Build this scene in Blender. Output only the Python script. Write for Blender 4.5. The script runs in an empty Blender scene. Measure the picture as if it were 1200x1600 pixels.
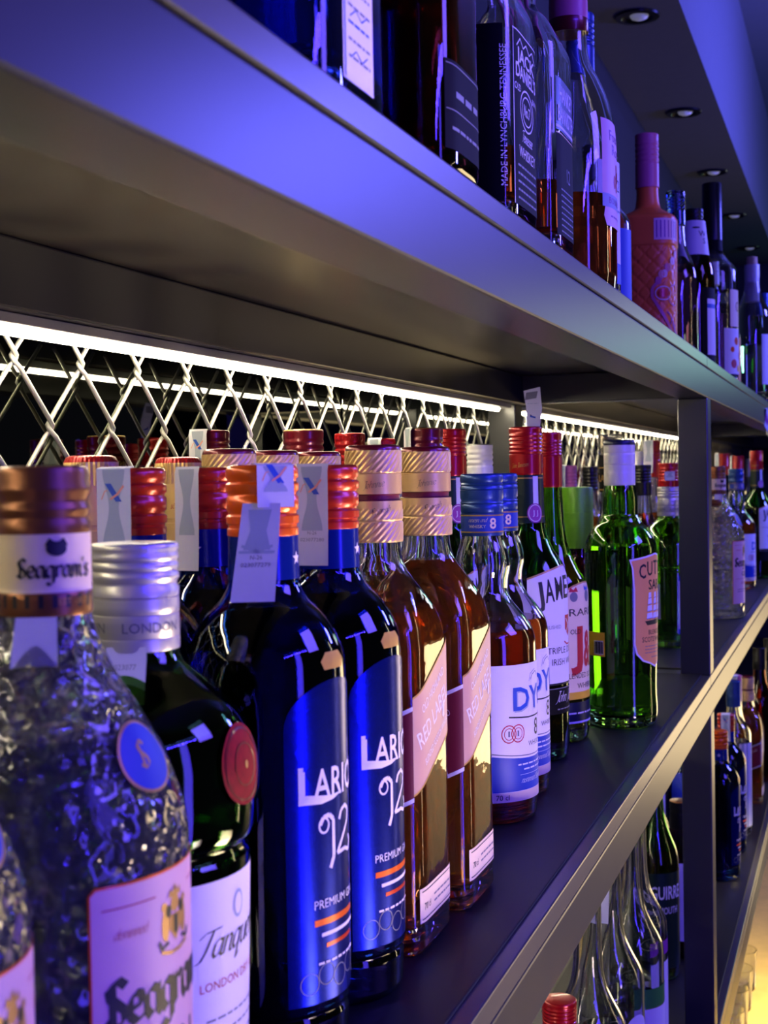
import bpy, bmesh, math, random
from mathutils import Vector, Matrix
R = math.radians
random.seed(7)
sc = bpy.context.scene
COL = sc.collection
ZC = 1.45                                   # camera height above the floor

# ------------------------------------------------------------------ camera
cam_d = bpy.data.cameras.new('camera')
cam = bpy.data.objects.new('camera', cam_d)
COL.objects.link(cam)
YAW, PITCH, ROLL = R(19.3114), R(-1.5755), .018
fw = Vector((-math.sin(YAW) * math.cos(PITCH), math.cos(YAW) * math.cos(PITCH), math.sin(PITCH)))
rt = Vector((math.cos(YAW), math.sin(YAW), 0))
up = rt.cross(fw)
r2 = rt * math.cos(ROLL) - up * math.sin(ROLL)
u2 = rt * math.sin(ROLL) + up * math.cos(ROLL)
m = Matrix((r2, u2, -fw)).transposed().to_4x4()
m.translation = Vector((0, 0, ZC))
cam.matrix_world = m
cam_d.sensor_fit = 'VERTICAL'
cam_d.sensor_height = 36
cam_d.lens = 2100 / 1600 * 36
cam_d.clip_start = .02
cam_d.dof.use_dof = True
cam_d.dof.focus_distance = 1.0
cam_d.dof.aperture_fstop = 19
sc.camera = cam

# ------------------------------------------------------------------ view, world, light
sc.view_settings.view_transform = 'Standard'
sc.view_settings.look = 'None'
sc.view_settings.exposure = 0.65
sc.view_settings.gamma = 1
sc.cycles.caustics_reflective = False
sc.cycles.caustics_refractive = True
sc.cycles.max_bounces = 16
sc.cycles.transmission_bounces = 16
sc.cycles.glossy_bounces = 5
sc.cycles.diffuse_bounces = 3
sc.cycles.sample_clamp_indirect = 4
W = bpy.data.worlds.new('night'); sc.world = W
W.use_nodes = True
W.node_tree.nodes['Background'].inputs[0].default_value = (.17, .18, .28, 1)
W.node_tree.nodes['Background'].inputs[1].default_value = .045

def area(name, loc, target, size, power, color, size_y=None, spread=180):
    l = bpy.data.lights.new(name, 'AREA')
    l.energy = power; l.color = color; l.size = size; l.spread = R(spread)
    if size_y:
        l.shape = 'RECTANGLE'; l.size_y = size_y
    o = bpy.data.objects.new(name, l); COL.objects.link(o)
    o.location = Vector(loc) + Vector((0, 0, ZC))
    d = Vector(target) + Vector((0, 0, ZC)) - o.location
    o.rotation_euler = d.to_track_quat('-Z', 'Y').to_euler()
    return o
# blue club lamps over the bar: a row of small heads on a bar, a tall column and wide washes
BLUE = (.05, .025, 1.0)
for k in range(9):
    area('blue_bar_lamp', (1.15, -.45 + .13 * k, .62), (-.3, .75, -.1), .045, 1.0, BLUE)
area('blue_column_lamp', (1.25, .15, -.10), (-.3, .75, -.1), .24, 10.0, (.09, .05, 1.0), 1.6)
area('blue_wash_lamp', (1.5, 1.1, 1.0), (-.3, .9, -.25), .7, 8.5, (.15, .09, 1.0), spread=110)
area('blue_far_lamp', (1.3, 3.6, .9), (-.3, 3.8, 0), .5, 42, (.12, .12, 1.0))
area('blue_cove_lamp', (.25, 2.4, 1.12), (-.36, 2.4, 1.4), 4.5, 3.5, (.12, .13, 1.0), .06)
# warm, white and green light from the bar's far end, then added low fills
area('warm_column_lamp', (.95, 2.15, -.15), (-.25, 1.0, -.2), .03, 1.2, (1.0, .80, .46), 1.3)
area('warm_doorway_lamp', (1.25, 6.5, -1.0), (.3, 1.0, -.8), 1.3, 6, (1.0, .74, .38), .9, 120)
area('white_far_lamp', (1.05, 6.5, .66), (-.1, 1.0, .2), .35, 1.1, (.9, .95, 1.0))
area('green_far_lamp', (.60, 6.5, .54), (-.1, 1.0, .2), .20, .5, (.30, 1.0, .70))
area('mauve_low_fill', (.8, .5, -.75), (-.19, .9, -.42), .25, .8, (1.0, .74, .72), spread=50)  # added fill aimed at the lower front rail, no real lamp there
area('warm_rail_fill', (.35, .95, -.55), (-.22, .55, .10), .25, .7, (1.0, .76, .46), spread=50)  # added fill to warm the underside of the upper rail
area('counter_fill', (.22, 2.7, -.62), (-.02, 2.75, -1.1), .2, 5, (1.0, .80, .36), spread=100)  # added fill to brighten the wooden counter top

# ------------------------------------------------------------------ materials
def lin(c):
    return tuple(((v / 12.92) if v <= .04045 else ((v + .055) / 1.055) ** 2.4) for v in c)
def mat(name, col, rough=.5, metal=0., trans=0., ior=1.45, spec=.5, emit=None, es=0., noise=0., nscale=60., bump=0., bscale=80., srgb=True, voro=False, coat=0.):
    mm = bpy.data.materials.new(name); mm.use_nodes = True
    nt = mm.node_tree; b = nt.nodes['Principled BSDF']
    c = lin(col) if srgb else col
    b.inputs['Base Color'].default_value = (*c, 1)
    b.inputs['Roughness'].default_value = rough
    b.inputs['Metallic'].default_value = metal
    b.inputs['Transmission Weight'].default_value = trans
    b.inputs['IOR'].default_value = ior
    b.inputs['Specular IOR Level'].default_value = spec
    b.inputs['Coat Weight'].default_value = coat
    if emit:
        b.inputs['Emission Color'].default_value = (*emit, 1)
        b.inputs['Emission Strength'].default_value = es
    if noise or bump:
        tc = nt.nodes.new('ShaderNodeTexCoord')
    if noise:
        n = nt.nodes.new('ShaderNodeTexNoise'); n.inputs['Scale'].default_value = nscale; n.inputs['Detail'].default_value = 4
        nt.links.new(tc.outputs['Object'], n.inputs['Vector'])
        mx = nt.nodes.new('ShaderNodeMix'); mx.data_type = 'RGBA'
        mx.inputs[6].default_value = (*[v * (1 - noise) for v in c], 1)
        mx.inputs[7].default_value = (*[min(1, v * (1 + noise)) for v in c], 1)
        nt.links.new(n.outputs['Fac'], mx.inputs[0]); nt.links.new(mx.outputs[2], b.inputs['Base Color'])
    if bump:
        if voro:
            t = nt.nodes.new('ShaderNodeTexVoronoi'); t.feature = 'SMOOTH_F1'; out = t.outputs['Distance']
        else:
            t = nt.nodes.new('ShaderNodeTexNoise'); t.inputs['Detail'].default_value = 3; out = t.outputs['Fac']
        t.inputs['Scale'].default_value = bscale
        nt.links.new(tc.outputs['Object'], t.inputs['Vector'])
        bp = nt.nodes.new('ShaderNodeBump'); bp.inputs['Strength'].default_value = bump; bp.inputs['Distance'].default_value = .004
        nt.links.new(out, bp.inputs['Height']); nt.links.new(bp.outputs['Normal'], b.inputs['Normal'])
    return mm
def glass(name, col, **k):
    return mat(name, col, rough=k.pop('rough', .0), trans=k.pop('trans', 1.), ior=k.pop('ior', 1.5), **k)
M = dict(
    steel=mat('painted_steel', (.225, .23, .235), .33, .4, noise=.08, nscale=25, spec=.9),
    mat_rubber=mat('shelf_rubber', (.085, .08, .09), .45, noise=.35, nscale=14),
    board=mat('shelf_board', (.37, .365, .34), .30, .5, noise=.08, nscale=20, spec=.8),
    mirror=mat('smoked_mirror', (.40, .41, .38), .025, 1.0),
    seam=mat('panel_seam', (.04, .04, .05), .4),
    wire=mat('coated_wire', (.82, .82, .76), .3, .25),
    led=mat('led_diffuser', (1, .95, .8), .5, emit=(1.0, .86, .60), es=38),
    alu=mat('led_channel', (.7, .7, .72), .35, .8),
    plaster=mat('ceiling_paint', (.50, .52, .56), .8, noise=.06, nscale=40),
    dark=mat('dark_paint', (.10, .10, .12), .7, noise=.1),
    wood=mat('counter_wood', (.74, .63, .36), .35, noise=.25, nscale=30),
    floor=mat('floor_tile', (.16, .15, .15), .5, noise=.2, nscale=8),
    lampglow=mat('lamp_lens', (.9, .9, 1), .3, emit=(.75, .75, 1.0), es=.08),
    black=mat('black_plastic', (.05, .05, .055), .3, noise=.05),
    clear=glass('clear_glass', (.97, .98, .97)),
    bumpy=glass('dimpled_glass', (.90, .91, .90), rough=.04, trans=.97, bump=1.0, bscale=150, voro=True),
    wavy=glass('wavy_clear_glass', (.97, .98, .97), bump=.10, bscale=34),
    green=glass('green_glass', (.58, .84, .31)),
    dgreen=glass('dark_green_glass', (.33, .62, .24)),
    blue=glass('blue_glass', (.10, .26, .64)),
    cblue=glass('pale_blue_glass', (.35, .50, .85)),
    brown=glass('brown_glass', (.48, .24, .10)),
    whisky=mat('whisky', (.98, .58, .14), 0, trans=.84, ior=1.36),
    dwhisky=mat('dark_whisky', (.93, .44, .10), 0, trans=.88, ior=1.36),
    water=mat('clear_spirit', (.98, .98, .98), 0, trans=1., ior=1.36),
    pinkliq=mat('pink_liqueur', (.78, .45, .55), 0, trans=1., ior=1.36),
    blush=mat('slanted_label', (.74, .58, .52), .4, noise=.05),
    white=mat('white_paper', (.88, .86, .88), .55, noise=.03),
    seal=mat('seal_paper', (.80, .80, .82), .6, noise=.05),
    sealgrey=mat('seal_print_grey', (.62, .66, .70), .6),
    sealblue=mat('print_blue', (.12, .30, .68), .5),
    sealpink=mat('print_salmon', (.88, .58, .48), .5),
    print_dark=mat('print_dark', (.07, .07, .10), .5),
    print_grey=mat('print_grey', (.45, .45, .48), .5),
    print_white=mat('print_white', (.84, .82, .84), .5),
    print_red=mat('print_red', (.72, .10, .16), .5),
    print_purple=mat('print_purple', (.55, .20, .55), .5),
    gold=mat('gold_foil', (.90, .75, .48), .34, .4, noise=.08),
    goldprint=mat('gold_print', (.72, .56, .30), .4, .5),
    pinklabel=mat('blush_label', (.90, .72, .70), .5, noise=.04),
    cream=mat('cream_label', (.90, .82, .68), .5, noise=.03),
    peach=mat('peach_label', (.95, .66, .36), .5, noise=.03),
    yellow=mat('yellow_label', (.86, .70, .16), .5),
    orange=mat('orange_cap', (.90, .36, .07), .3, .2, coat=.3),
    redorange=mat('red_orange_cap', (.76, .18, .07), .3, .2, coat=.3),
    red=mat('red_cap', (.66, .05, .08), .28, .3, coat=.3),
    wine=mat('wine_cap', (.42, .05, .11), .3, .3, coat=.3),
    brownc=mat('bronze_cap', (.50, .31, .17), .32, .5),
    silver=mat('silver_cap', (.80, .79, .76), .33, .5),
    whitec=mat('white_cap', (.86, .85, .83), .35, .1),
    bluec=mat('blue_cap', (.14, .27, .50), .32, .3),
    navy=mat('navy_cap', (.07, .09, .22), .35, .2),
    lime=mat('lime_cap', (.40, .66, .12), .4),
    foil=mat('blue_foil', (.05, .11, .58), .24, .85, noise=.25, nscale=220),
    neckblue=mat('neck_wrap_blue', (.05, .13, .48), .18, .3),
    bluelabel=mat('blue_label', (.10, .22, .62), .45),
    maroon=mat('maroon_label', (.42, .06, .16), .45),
    collar=mat('green_collar', (.05, .14, .12), .35, .1),
    blacklabel=mat('black_label', (.03, .03, .035), .65, spec=.15),
    sealred=mat('wax_red', (.52, .03, .10), .6, noise=.4, nscale=300, spec=.12),
    salmon=mat('salmon_sleeve', (.94, .46, .18), .4, noise=.05),
    pinkc=mat('pink_cap', (.80, .42, .50), .4),
    greenlabel=mat('green_label', (.20, .52, .20), .5),
    cork=mat('cork', (.80, .68, .52), .7, noise=.2),
    amberbead=mat('amber_bead', (.90, .50, .06), .2, trans=.4),
)

# ------------------------------------------------------------------ object helpers
def link(name, bm, mats, parent=None, smooth=True, angle=40):
    me = bpy.data.meshes.new(name)
    bm.to_mesh(me); bm.free()
    for k in (mats if isinstance(mats, (list, tuple)) else [mats]):
        me.materials.append(M[k])
    o = bpy.data.objects.new(name, me); COL.objects.link(o)
    if parent: o.parent = parent
    if smooth:
        me.polygons.foreach_set('use_smooth', [True] * len(me.polygons))
        me.set_sharp_from_angle(angle=R(angle))
    return o
def tag(o, label, cat, group=None):
    o['label'] = label; o['category'] = cat
    if group: o['group'] = group
    return o
def thing(name, label, cat, loc=(0, 0, 0), group=None, rz=0):
    o = bpy.data.objects.new(name, None); COL.objects.link(o)
    o.empty_display_size = .05
    o.location = (loc[0], loc[1], loc[2] + ZC); o.rotation_euler = (0, 0, R(rz))
    return tag(o, label, cat, group)
def structure(o):
    o['kind'] = 'structure'; return o
def box(bm, x0, x1, y0, y1, z0, z1, bev=0.):
    v = [bm.verts.new((x, y, z)) for z in (z0, z1) for y in (y0, y1) for x in (x0, x1)]
    fs = [bm.faces.new([v[i] for i in q]) for q in ((0, 2, 3, 1), (4, 5, 7, 6), (0, 1, 5, 4), (2, 6, 7, 3), (0, 4, 6, 2), (1, 3, 7, 5))]
    if bev:
        bmesh.ops.bevel(bm, geom=list({e for f in fs for e in f.edges}), offset=bev, segments=2, affect='EDGES', profile=.5)
def boxobj(name, b, mt, parent=None, bev=0.):
    bm = bmesh.new(); box(bm, b[0], b[1], b[2], b[3], b[4] + (0 if parent else ZC), b[5] + (0 if parent else ZC), bev)
    return link(name, bm, mt, parent, smooth=False)

# ------------------------------------------------------------------ surfaces of revolution (round or squared)
def smoothprof(pts, sub=4):
    """monotone curve through (z, r) points; a repeated point makes a sharp corner"""
    runs, cur = [], [pts[0]]
    for p in pts[1:]:
        if p == cur[-1]:
            runs.append(cur); cur = [p]
        else:
            cur.append(p)
    runs.append(cur)
    out = []
    for c in runs:
        n = len(c)
        if n < 3:
            out += c; continue
        t = [0]
        for a, b in zip(c, c[1:]):
            t.append(t[-1] + math.hypot(a[0] - b[0], a[1] - b[1]) + 1e-9)
        def slopes(y):
            d = [(y[i + 1] - y[i]) / (t[i + 1] - t[i]) for i in range(n - 1)]
            s = [d[0]]
            for i in range(1, n - 1):
                s.append(0 if d[i - 1] * d[i] <= 0 else 2 * d[i - 1] * d[i] / (d[i - 1] + d[i]))
            return s + [d[-1]]
        ys = [[p[k] for p in c] for k in (0, 1)]
        ms = [slopes(y) for y in ys]
        for i in range(n - 1):
            hh = t[i + 1] - t[i]
            for j in range(sub):
                x = j / sub
                q = []
                for k in (0, 1):
                    y, s = ys[k], ms[k]
                    q.append((2 * x**3 - 3 * x**2 + 1) * y[i] + (x**3 - 2 * x**2 + x) * hh * s[i] + (-2 * x**3 + 3 * x**2) * y[i + 1] + (x**3 - x**2) * hh * s[i + 1])
                out.append(tuple(q))
        out.append(c[-1])
    return out
class Surf:
    def __init__(self, prof, sx=1., sy=1., n=2., zr=None):
        """prof (z, r) bottom to top; sx, sy, n apply to the body below zr and fade to round above it"""
        self.p, self.sx, self.sy, self.n, self.zr = prof, sx, sy, n, zr
        self.m = []
        i0 = min(range(len(prof)), key=lambda i: prof[i][0])
        for z, r in prof[i0:]:
            if not self.m or z > self.m[-1][0] + 1e-7:
                self.m.append((z, r))
        self.zt = prof[-1][0]
    def k(self, z):
        if self.zr is None: return 1.
        a, b = self.zr
        x = min(1, max(0, (b - z) / (b - a)))
        return x * x * (3 - 2 * x)
    def rad(self, z):
        mm = self.m
        if z <= mm[0][0]: return mm[0][1]
        for a, b in zip(mm, mm[1:]):
            if z <= b[0]:
                return a[1] + (b[1] - a[1]) * (z - a[0]) / (b[0] - a[0])
        return mm[-1][1]
    def xy(self, a, z, r):
        k = self.k(z)
        sx, sy, n = 1 + (self.sx - 1) * k, 1 + (self.sy - 1) * k, 2 + (self.n - 2) * k
        c, s = math.cos(a), math.sin(a)
        if n != 2:
            q = (abs(c) ** n + abs(s) ** n) ** (-1 / n)
            c, s = c * q, s * q
        return r * sx * c, r * sy * s
    def pt(self, a, z, off=0.):
        x, y = self.xy(a, z, self.rad(z))
        x1, y1 = self.xy(a + .004, z, self.rad(z)); x0, y0 = self.xy(a - .004, z, self.rad(z))
        t = Vector((x1 - x0, y1 - y0, 0)).normalized()
        dr = (self.rad(z + .0008) - self.rad(z - .0008)) / .0016
        nn = Vector((t.y, -t.x, -max(-2, min(2, dr)))).normalized()
        return Vector((x, y, z)) + nn * off
    def table(self, z, ac):
        N = 180; tab = [(0., ac)]
        for sgn in (1, -1):
            L = 0; px, py = self.xy(ac, z, self.rad(z)); part = []
            for i in range(1, N + 1):
                a = ac + sgn * i * math.pi / N
                x, y = self.xy(a, z, self.rad(z)); L += math.hypot(x - px, y - py); px, py = x, y
                part.append((sgn * L, a))
            tab = tab + part if sgn > 0 else part[::-1] + tab
        return tab
    def ang(self, tab, u):
        lo, hi = 0, len(tab) - 1
        if u <= tab[0][0]: return tab[0][1]
        if u >= tab[-1][0]: return tab[-1][1]
        while hi - lo > 1:
            md = (lo + hi) // 2
            if tab[md][0] <= u: lo = md
            else: hi = md
        a, b = tab[lo], tab[hi]
        return a[1] + (b[1] - a[1]) * (u - a[0]) / (b[0] - a[0])
def skin(bm, rings, flip=False, cap0=True, cap1=True, mi=None):
    """rings: lists of points (same count) or a single point for a pole"""
    vs = [[bm.verts.new(p) for p in r] for r in rings]
    for i in range(len(vs) - 1):
        a, b = vs[i], vs[i + 1]
        n = max(len(a), len(b))
        for j in range(n):
            k = (j + 1) % n
            if len(a) == 1: q = [a[0], b[k], b[j]]
            elif len(b) == 1: q = [a[j], a[k], b[0]]
            else: q = [a[j], a[k], b[k], b[j]]
            f = bm.faces.new(q[::-1] if flip else q)
            if mi is not None: f.material_index = mi[i]
    for ok, ring, rev in ((cap0, vs[0], True), (cap1, vs[-1], False)):
        if ok and len(ring) > 2:
            f = bm.faces.new(ring[::-1] if rev != flip else ring)
            if mi is not None: f.material_index = mi[0] if rev else mi[-1]
def rings_of(s, prof, seg, dr=0.):
    out = []
    for z, r in prof:
        if r + dr <= 1e-5: out.append([(0, 0, z)])
        else: out.append([(*s.xy(2 * math.pi * j / seg, z, r + dr), z) for j in range(seg)])
    return out

# ------------------------------------------------------------------ flat artwork wrapped on a surface
_txt = {}
def text2d(s, bold=0., shear=0., sx=1., res=2):
    key = (s, bold, shear, sx)
    if key not in _txt:
        c = bpy.data.curves.new('t', 'FONT'); c.body = s; c.size = 1; c.shear = shear; c.offset = bold
        c.resolution_u = res; c.fill_mode = 'FRONT'; c.space_character = 1.0
        o = bpy.data.objects.new('t', c)
        me = bpy.data.meshes.new_from_object(o)
        vs = [(v.co.x * sx, v.co.y) for v in me.vertices]; fs = [tuple(p.vertices) for p in me.polygons]
        bpy.data.objects.remove(o); bpy.data.curves.remove(c); bpy.data.meshes.remove(me)
        if vs:
            w = [min(v[0] for v in vs), max(v[0] for v in vs)]
            vs = [(v[0] - (w[0] + w[1]) / 2, v[1]) for v in vs]; w = w[1] - w[0]
        else: w = 0
        _txt[key] = (vs, fs, w)
    return _txt[key]
GL = {
    'S': (.9, [[(.8, 1.35), (.5, 1.6), (.15, 1.38), (.2, 1.05), (.72, .55), (.75, .2), (.4, 0), (.02, .25)], [(.3, 1.5), (.3, .1)]]),
    'T': (1.0, [[(-.15, 1.3), (.15, 1.55), (1.2, 1.62)], [(.65, 1.55), (.5, .5), (.3, .0), (.05, -.05)]]),
    'L': (.8, [[(.2, 1.6), (.2, 0), (.75, 0), (.8, .2)]]), 'J': (.6, [[(.1, 1.6), (.7, 1.6)], [(.45, 1.6), (.4, .1), (.1, -.3)]]),
    'G': (.9, [[(.85, 1.35), (.5, 1.6), (.1, 1.1), (.1, .4), (.45, 0), (.8, .35), (.8, .75), (.5, .75)]]),
    'a': (.78, [[(.6, .85), (.3, 1), (.05, .75), (.05, .25), (.25, 0), (.6, .3)], [(.6, 1), (.6, .15), (.78, 0)]]),
    'e': (.7, [[(.06, .45), (.6, .62), (.5, .95), (.25, 1), (.05, .7), (.05, .25), (.3, 0), (.68, .2)]]),
    'g': (.75, [[(.6, .85), (.3, 1), (.05, .75), (.05, .25), (.25, 0), (.6, .3)], [(.6, 1), (.6, -.4), (.3, -.6), (.05, -.4)]]),
    'q': (.78, [[(.6, .85), (.3, 1), (.05, .75), (.05, .25), (.25, 0), (.6, .3)], [(.6, 1), (.58, -.6), (.8, -.3)]]),
    'r': (.6, [[(.1, 1), (.1, 0)], [(.1, .7), (.35, 1), (.58, .85)]]),
    'm': (1.1, [[(.1, 1), (.1, 0)], [(.1, .75), (.35, 1), (.5, .8), (.5, 0)], [(.5, .75), (.75, 1), (.9, .8), (.9, .1), (1.05, 0)]]),
    'n': (.8, [[(.1, 1), (.1, 0)], [(.1, .75), (.4, 1), (.58, .8), (.58, .1), (.75, 0)]]),
    'u': (.8, [[(.1, 1), (.1, .2), (.3, 0), (.58, .25)], [(.6, 1), (.6, .1), (.76, 0)]]),
    'y': (.75, [[(.1, 1), (.1, .4), (.3, .2), (.56, .4)], [(.6, 1), (.58, -.3), (.3, -.6), (.0, -.35)]]),
    's': (.65, [[(.55, .85), (.3, 1), (.08, .8), (.5, .35), (.4, .05), (.2, 0), (.03, .15)]]),
    'i': (.35, [[(.1, 1), (.1, .1), (.25, 0)]]), 'o': (.7, [[(.3, 1), (.05, .7), (.1, .15), (.35, 0), (.6, .4), (.5, .9), (.3, 1)]]),
    'h': (.75, [[(.1, 1.6), (.1, 0)], [(.1, .7), (.4, 1), (.55, .75), (.55, 0)]]), 'd': (.75, [[(.6, .85), (.3, 1), (.05, .75), (.05, .25), (.25, 0), (.6, .3)], [(.6, 1.6), (.6, 0)]]),
    "'": (.3, [[(.15, 1.6), (.05, 1.25)]]), ' ': (.5, []),
}
class Art:
    def __init__(self, mats=()):
        self.bm = bmesh.new(); self.mats = []
    def mi(self, m):
        if m not in self.mats: self.mats.append(m)
        return self.mats.index(m)
    def poly(self, pts, m, layer=0, x=0, y=0):
        f = self.bm.faces.new([self.bm.verts.new((x + p[0], y + p[1], layer)) for p in pts])
        f.material_index = self.mi(m); f.normal_update()
        if f.normal.z < 0: f.normal_flip()
        if len(pts) > 4: bmesh.ops.triangulate(self.bm, faces=[f])
        return self
    def rect(self, x0, x1, y0, y1, m, layer=0):
        return self.poly([(x0, y0), (x1, y0), (x1, y1), (x0, y1)], m, layer)
    def ell(self, x, y, a, b, m, layer=0, n=28, a0=0, a1=360):
        pts = [(x + a * math.cos(R(a0 + (a1 - a0) * i / n)), y + b * math.sin(R(a0 + (a1 - a0) * i / n))) for i in range(n + (a1 - a0 != 360))]
        return self.poly(pts, m, layer)
    def ring(self, x, y, a, b, w, m, layer=0, n=32):
        return self.line([(x + a * math.cos(2 * math.pi * i / n), y + b * math.sin(2 * math.pi * i / n)) for i in range(n + 1)], w, m, layer)
    def line(self, pts, w, m, layer=0):
        for (x0, y0), (x1, y1) in zip(pts, pts[1:]):
            d = math.hypot(x1 - x0, y1 - y0)
            if d < 1e-9: continue
            nx, ny = -(y1 - y0) / d * w / 2, (x1 - x0) / d * w / 2
            self.poly([(x0 - nx, y0 - ny), (x1 - nx, y1 - ny), (x1 + nx, y1 + ny), (x0 + nx, y0 + ny)], m, layer)
        return self
    def text(self, s, x, y, h, m, layer=1, bold=0., shear=0., sx=1., rot=0., align='C', w=None):
        vs, fs, tw = text2d(s, bold, shear, 1.)
        k = h / .70
        if w: sx = w / (tw * k)
        dx = 0 if align == 'C' else (tw / 2 if align == 'L' else -tw / 2)
        c, sn = math.cos(R(rot)), math.sin(R(rot))
        bv = []
        for p in vs:
            px, py = (p[0] + dx) * k * sx, p[1] * k
            bv.append(self.bm.verts.new((x + px * c - py * sn, y + px * sn + py * c, layer)))
        i = self.mi(m)
        for f in fs:
            try:
                g = self.bm.faces.new([bv[q] for q in f]); g.material_index = i; g.normal_update()
                if g.normal.z < 0: g.normal_flip()
            except ValueError: pass
        return self
    def nib(self, s, x, y, h, m, layer=1, w=.18, ang=40, thin=.04, shear=0., align='L', rot=0., sx=1.):
        tot = sum(GL.get(ch, GL['n'])[0] for ch in s) * h * sx
        cx = x - (tot / 2 if align == 'C' else 0)
        nx, ny = math.cos(R(ang)) * w / 2, math.sin(R(ang)) * w / 2
        c, sn = math.cos(R(rot)), math.sin(R(rot))
        i = self.mi(m)
        ox = cx
        for ch in s:
            adv, strokes = GL.get(ch, GL['n'])
            for st in strokes:
                for a, b in zip(st, st[1:]):
                    d = math.hypot(b[0] - a[0], b[1] - a[1]); tx, ty = -(b[1] - a[1]) / d * thin / 2, (b[0] - a[0]) / d * thin / 2
                    sg = 1 if (nx * tx + ny * ty) >= 0 else -1
                    q = [(a[0] - nx - sg * tx, a[1] - ny - sg * ty), (b[0] - nx - sg * tx, b[1] - ny - sg * ty), (b[0] + nx + sg * tx, b[1] + ny + sg * ty), (a[0] + nx + sg * tx, a[1] + ny + sg * ty)]
                    pts = []
                    for px, py in q:
                        px, py = (px + shear * py) * h * sx + ox - x, py * h
                        pts.append((x + px * c - py * sn, y + px * sn + py * c))
                    self.poly(pts, m, layer)
            ox += adv * h * sx
        return self
    def words(self, x0, x1, y, h, m, layer=1, seed=0, gap=.35):
        """a line of print too small to read: short dashes"""
        rr = random.Random(seed); x = x0
        while x < x1:
            w = min(h * rr.uniform(1.2, 3.2), x1 - x)
            self.rect(x, x + w, y, y + h * .55, m, layer); x += w + h * gap * 1.6
        return self
    def build(self, name, parent, fn, step=.005, base=.0003, lay=.00014):
        bm = self.bm
        xs = [v.co.x for v in bm.verts]; ys = [v.co.y for v in bm.verts]
        for ax, lo, hi in ((0, min(xs), max(xs)), (1, min(ys), max(ys))):
            n = int((hi - lo) / step)
            for i in range(1, n + 1):
                co = [0, 0, 0]; co[ax] = lo + (hi - lo) * i / (n + 1); no = [0, 0, 0]; no[ax] = 1
                bmesh.ops.bisect_plane(bm, geom=bm.verts[:] + bm.edges[:] + bm.faces[:], plane_co=co, plane_no=no, dist=1e-7)
        for v in bm.verts:
            v.co = fn(v.co.x, v.co.y, base + lay * v.co.z)
        return link(name, bm, self.mats, parent, smooth=True, angle=60)
def wrap(s, ac, zref):
    tab = s.table(zref, R(ac))
    return lambda u, v, off: s.pt(s.ang(tab, u), v, off)

# ------------------------------------------------------------------ bottle parts
def bottle_glass(parent, s, mt, liq=None, level=.2, t=.0024, tb=.012, seg=48, name='body'):
    bm = bmesh.new()
    outer = s.p
    inner = [(z, r - t) for z, r in outer if z > tb + .004 and r - t > .002]
    inner = [(tb, 0), (tb, inner[0][1] * .8), (tb + .003, inner[0][1] * .97)] + inner
    full = outer + inner[::-1]
    rg = rings_of(s, full, seg)
    skin(bm, rg, cap0=False, cap1=False)
    o = link(name, bm, mt, parent, angle=50)
    if liq:
        lb = bmesh.new()
        pr = [(z, r + .0003 if r else 0) for z, r in inner if z < level]
        pr[0] = (tb - .0003, 0); pr[1] = (tb - .0003, pr[1][1])
        lr = None
        for a, b in zip(inner, inner[1:]):
            if a[0] <= level <= b[0] and b[0] > a[0]: lr = a[1] + (b[1] - a[1]) * (level - a[0]) / (b[0] - a[0])
        if lr: pr.append((level, lr + .0003))
        pr.append((level, 0))
        skin(lb, rings_of(s, pr, seg), cap0=False, cap1=False)
        link('liquid', lb, liq, parent, angle=50)
    return o
def cap_mesh(parent, prof, mats, mi, seg=48, mod=None, name='cap', sub=None):
    """prof (z, r) bottom to top, mi one material index per band; mod(a, z) adds to the radius"""
    if sub:
        p2, m2 = [], []
        for i, (a, b) in enumerate(zip(prof, prof[1:])):
            n = max(1, int(abs(b[0] - a[0]) / sub))
            for j in range(n):
                p2.append((a[0] + (b[0] - a[0]) * j / n, a[1] + (b[1] - a[1]) * j / n)); m2.append(mi[i])
        prof, mi = p2 + [prof[-1]], m2
    bm = bmesh.new(); rg = []
    for z, r in prof:
        rg.append([((r + (mod(2 * math.pi * j / seg, z) if mod else 0)) * math.cos(2 * math.pi * j / seg), (r + (mod(2 * math.pi * j / seg, z) if mod else 0)) * math.sin(2 * math.pi * j / seg), z) for j in range(seg)])
    skin(bm, rg, mi=mi)
    return link(name, bm, mats, parent, angle=50)
def screwcap(parent, r, z0, z1, mt, top=None, ribs=4, seg=48, knurl=True, skirt=.4, name='cap'):
    """aluminium screw cap: knurled bead near the top, thread grooves, plain skirt"""
    h = z1 - z0; pr = [(z0, r - .0003), (z0 + .0006, r)]
    zs = z0 + h * skirt
    pr.append((zs, r))
    gh = (z1 - h * .16 - zs) / ribs
    for i in range(ribs):
        z = zs + i * gh
        pr += [(z + gh * .15, r - .0007), (z + gh * .35, r - .0007), (z + gh * .55, r + .0001), (z + gh * .9, r + .0001)]
    pr += [(z1 - h * .15, r - .0004), (z1 - .0012, r - .0001), (z1 - .0003, r - .0006), (z1, r - .0016)]
    mi = [0] * (len(pr) - 1); mats = [mt]
    if top:
        mats.append(top); mi[-1] = mi[-2] = 1
    zk0, zk1 = z1 - h * .15, z1 - h * .03
    f = (lambda a, z: .00025 * math.cos(a * 40) if zk0 < z < zk1 else 0) if knurl else None
    return cap_mesh(parent, pr, mats, mi, seg=max(seg, 80) if knurl else seg, mod=f, name=name, sub=.0015)
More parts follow.
